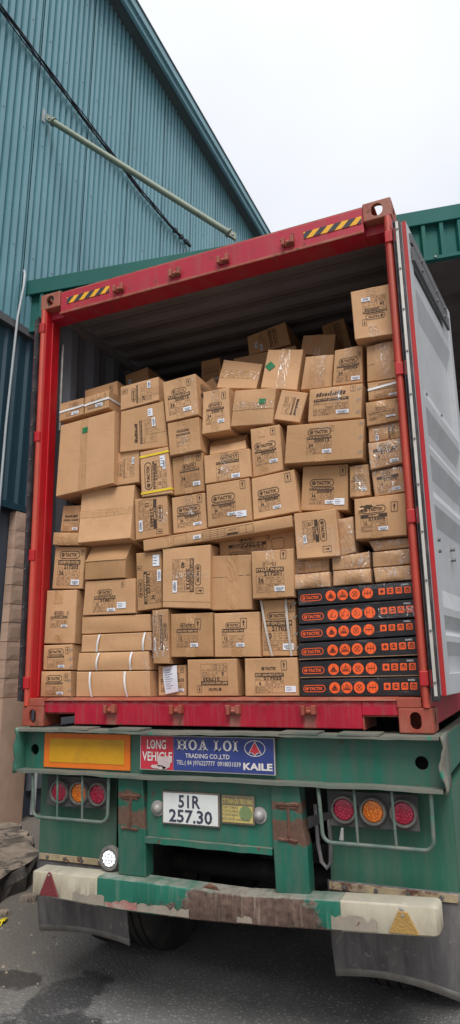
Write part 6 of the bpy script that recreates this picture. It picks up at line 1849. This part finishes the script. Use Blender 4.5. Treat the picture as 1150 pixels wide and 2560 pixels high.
C('c78', 'bottom row carton reading RIVET GUN HEAVY DUTY upright, white label at right').print_((.19, .18, .74, .92), num='217025', qty='6', title='RIVET GUN HEAVY DUTY', pw=.66, pill=False, sticker=False).arrow(.75, .20, .034).invoice(.76, .74, .96, .90)

# black boxes
def black_box(key, label):
    rgb = random.Random(key)
    c = Carton(key, name='black_box', mat='black_board', bulge=.004, nx=8)
    tag(c.o, label, 'box', 'black printed boxes in one stack')
    dx_, dy_ = rgb.uniform(-.010, .006), rgb.uniform(-.05, .05); rect = (dx_, dy_, 1.0 + dx_ - .004, 1.0 + dy_); A = c.aspect(rect, 0)
    w_ = Art(A); o_ = Art(A); icons = []
    def flush(name):
        nonlocal_o = c.art(icons[-1][0], rect, 0, name, 'orange_print', .0014)
        li = c.art(icons[-1][1], rect, 0, 'icon_lines', 'black_print', .0022, nonlocal_o); li['kind'] = 'stuff'
    ym = A * .53; o_.logo(.030, ym - A * .20, .195, A * .42, A * .04)
    R_ = A * .325
    for i, x in enumerate((.305, .410, .515, .625)):
        icons.append((Art(A), Art(A))); oi_, k_ = icons[-1]
        cy = ym - A * .02; oi_.disc(x, cy, R_, 28)
        r_ = R_
        if i == 0:
            k_.ring(x, cy - r_ * .42, r_ * .18, r_ * .07, 10); k_.poly([(x - r_ * .42, cy + r_ * .05), (x - r_ * .25, cy - r_ * .22), (x + r_ * .25, cy - r_ * .22), (x + r_ * .42, cy + r_ * .05)])
            k_.frame(x - r_ * .58, cy + r_ * .12, x + r_ * .58, cy + r_ * .5, r_ * .07); k_.rect(x - r_ * .4, cy + r_ * .24, x + r_ * .4, cy + r_ * .36, 1)
        elif i == 1:
            k_.rect(x - r_ * .68, cy - r_ * .55, x - r_ * .62, cy + r_ * .62, 1); k_.rect(x + r_ * .62, cy - r_ * .55, x + r_ * .68, cy + r_ * .62, 1)
            k_.rect(x - r_ * .66, cy + r_ * .30, x + r_ * .66, cy + r_ * .40, 1); k_.ring(x, cy - r_ * .52, r_ * .16, r_ * .06, 10)
            k_.loop([(x - r_ * .26, cy - r_ * .35), (x + r_ * .26, cy - r_ * .35), (x + r_ * .52, cy + r_ * .24), (x - r_ * .52, cy + r_ * .24)], [(x - r_ * .20, cy - r_ * .27), (x + r_ * .20, cy - r_ * .27), (x + r_ * .42, cy + r_ * .17), (x - r_ * .42, cy + r_ * .17)])
            k_.rect(x - r_ * .28, cy - r_ * .02, x + r_ * .28, cy + r_ * .09, 1)
        elif i == 2:
            k_.ring(x, cy, r_ * .55, r_ * .06, 20)
            k_.poly([(x - r_ * .42, cy + r_ * .38), (x - r_ * .36, cy + r_ * .44), (x + r_ * .44, cy - r_ * .40), (x + r_ * .36, cy - r_ * .46)])
            k_.poly([(x - r_ * .40, cy - r_ * .42), (x - r_ * .34, cy - r_ * .48), (x + r_ * .42, cy + r_ * .40), (x + r_ * .36, cy + r_ * .46)])
        else:
            k_.rect(x - r_ * .62, cy - r_ * .62, x - r_ * .55, cy + r_ * .70, 1); k_.rect(x + r_ * .55, cy - r_ * .62, x + r_ * .62, cy + r_ * .70, 1)
            k_.rect(x - r_ * .62, cy - r_ * .07, x + r_ * .62, cy + r_ * .05, 1); k_.disc(x, cy - r_ * .32, r_ * .09, 8); k_.disc(x, cy + r_ * .24, r_ * .09, 8)
        flush('round_icon')
    S_ = A * .19
    for i, x in enumerate((.745, .815, .886, .957)):
        icons.append((Art(A), Art(A))); oi_, k_ = icons[-1]
        cy = ym - A * .06; oi_.rfill(x - S_, cy - S_, x + S_, cy + S_, S_ * .2)
        r_ = S_
        if i == 0:
            k_.poly([(x - r_ * .65, cy + r_ * .02), (x, cy - r_ * .66), (x + r_ * .65, cy + r_ * .02), (x + r_ * .5, cy + r_ * .08), (x, cy - r_ * .42), (x - r_ * .5, cy + r_ * .08)])
            k_.poly([(x - r_ * .4, cy + r_ * .1), (x, cy - r_ * .3), (x + r_ * .4, cy + r_ * .1), (x + r_ * .4, cy + r_ * .6), (x + r_ * .14, cy + r_ * .6), (x + r_ * .14, cy + r_ * .25), (x - r_ * .14, cy + r_ * .25), (x - r_ * .14, cy + r_ * .6), (x - r_ * .4, cy + r_ * .6)])
        else:
            k_.poly([(x - r_ * .7, cy - r_ * .3), (x, cy - r_ * .75), (x + r_ * .7, cy - r_ * .3)])
            k_.rect(x - r_ * .7, cy - r_ * .3, x - r_ * .58, cy + r_ * .72, 1); k_.rect(x + r_ * .58, cy - r_ * .3, x + r_ * .7, cy + r_ * .72, 1)
            if i == 1:
                k_.poly([(x - r_ * .34, cy + r_ * .22), (x - r_ * .22, cy - r_ * .05), (x + r_ * .22, cy - r_ * .05), (x + r_ * .34, cy + r_ * .22)]); k_.rect(x - r_ * .42, cy + r_ * .22, x + r_ * .42, cy + r_ * .5, 1)
            elif i == 2:
                for q in range(3): k_.rect(x - r_ * .42, cy + r_ * (-.1 + .22 * q), x + r_ * .42, cy + r_ * (-.02 + .22 * q), 1)
            else:
                k_.frame(x - r_ * .42, cy - r_ * .12, x + r_ * .42, cy + r_ * .36, r_ * .09); k_.rect(x - r_ * .5, cy + r_ * .5, x + r_ * .5, cy + r_ * .62, 1)
        flush('square_icon')
    w_.text('324022', .940, A * .10, A * .085, .056, .02, True)
    c.art(o_, rect, 0, 'printed_logo', 'orange_print', .0014)
    c.art(w_, rect, 0, 'number', 'white_print', .0014)
    if key in ('c42', 'c43'): c.patch((0.0, .955, 1.0, .995), 'raw_edge', 'board_edge', .0012, 4)
    return c
for key, lab in (('c39', 'topmost black box with orange icons, under the wrapped parcels'), ('c40', 'second black box from the top, torn film at its right'), ('c41', 'third black box from the top of the stack'), ('c42', 'fourth black box from the top of the stack'), ('c43', 'second black box from the bottom of the stack'), ('c44', 'bottom black box with orange icons, on the container floor')):
    bb = black_box(key, lab)
    if key == 'c40': bb.film((.70, .35, 1.0, .95))
    if key == 'c39': bb.film((.55, .0, 1.0, .3))

# cartons deeper inside
C('b1', 'shaded tilted carton with white sticker, deepest in the middle of the load').print_((.28, .08, .74, .92), -90).sticker(.2, .6, .05, .022, 90)
C('b2', 'shaded plain carton behind the green diamond carton').tape_v(.5)
C('b3', 'shaded tilted carton with sideways print at the back, left of the perched one').print_((.3, .1, .75, .9), -90)
C('b4', 'shaded carton with faint logo deep behind the 200013 carton').print_((.1, .3, .9, .95), faded=True)
C('b5', 'carton corner poking up right of the 200015 carton')
C('b6', 'shaded carton deep inside behind the sideways-printed top left one').sticker(.2, .5, .05, .022, 90)
# the rows that carry them
def stack(x0, x1, y0, y1, ztop, n):
    h = (ztop - 0.168) / n; me = None
    for i in range(n):
        if me is None:
            mb = MB().box(x0 + 0.004, y0, 0.0, x1 - 0.004, y1, h - 0.003); cx, cy = (x0 + x1) / 2, (y0 + y1) / 2
            me = mb.mesh('carton', M['kraft'], False, (cx, cy, 0))
        o = bpy.data.objects.new('carton', me); o.location = (cx, cy, 0.168 + i * h); COL.objects.link(o)
        tag(o, 'plain carton stacked in the shade behind the front rows', 'carton', 'cartons behind the front rows')
def zlow(k): return min(p[2] for p in BOX[k][:4]) - 0.002
stack(0.10, 0.52, 0.79, 1.22, zlow('b6'), 6)
stack(0.60, 1.00, 1.01, 1.44, zlow('b4'), 6)
stack(0.98, 1.22, 0.555, 0.90, zlow('b5'), 6)
stack(1.06, 1.56, 0.93, 1.36, zlow('b1'), 6)
stack(1.60, 1.96, 0.71, 0.985, zlow('b2'), 6)
stack(1.60, 2.06, 1.01, 1.44, zlow('b3'), 6)
stack(2.02, 2.38, 0.58, 0.985, 1.9, 5)

# paper sheet on the bottom row carton
mb = MB(); n = 8; pts = []; fs = []
q = [Vector((0.905, 0.135, 0.332)), Vector((1.000, 0.132, 0.343)), Vector((1.012, 0.135, 0.196)), Vector((0.925, 0.135, 0.181))]
for j in range(n + 1):
    for i in range(n + 1):
        a, b = i / n, j / n
        p = (q[0] * (1 - a) + q[1] * a) * (1 - b) + (q[3] * (1 - a) + q[2] * a) * b
        pts.append(p + Vector((0, -0.006 * math.sin(math.pi * b) - 0.010 * max(0, a + b - 1.5), 0)))
for j in range(n):
    for i in range(n):
        k = j * (n + 1) + i; fs.append((k, k + n + 1, k + n + 2, k + 1))
pp = tag(mb.add(pts, fs).build('paper_sheet', M['paper']), 'white delivery sheet hanging on a bottom row carton', 'paper')
s_ = pp.modifiers.new('solid', 'SOLIDIFY'); s_.thickness = 0.0012
mb = MB()
for j in range(9):
    b = 0.12 + 0.085 * j; a0, a1 = 0.12, 0.12 + random.uniform(0.35, 0.7)
    def pq(a, bb):
        p = (q[0] * (1 - a) + q[1] * a) * (1 - bb) + (q[3] * (1 - a) + q[2] * a) * bb
        return p + Vector((0, -0.0022 - 0.006 * math.sin(math.pi * bb) - 0.010 * max(0, a + bb - 1.5), 0))
    mb.add([pq(a0, b), pq(a1, b), pq(a1, b + 0.018), pq(a0, b + 0.018)], [(0, 1, 2, 3)])
mb.build('handwriting', M['pen'], pp)

for e in ROOTS:
    if '_o' in e: del e['_o']
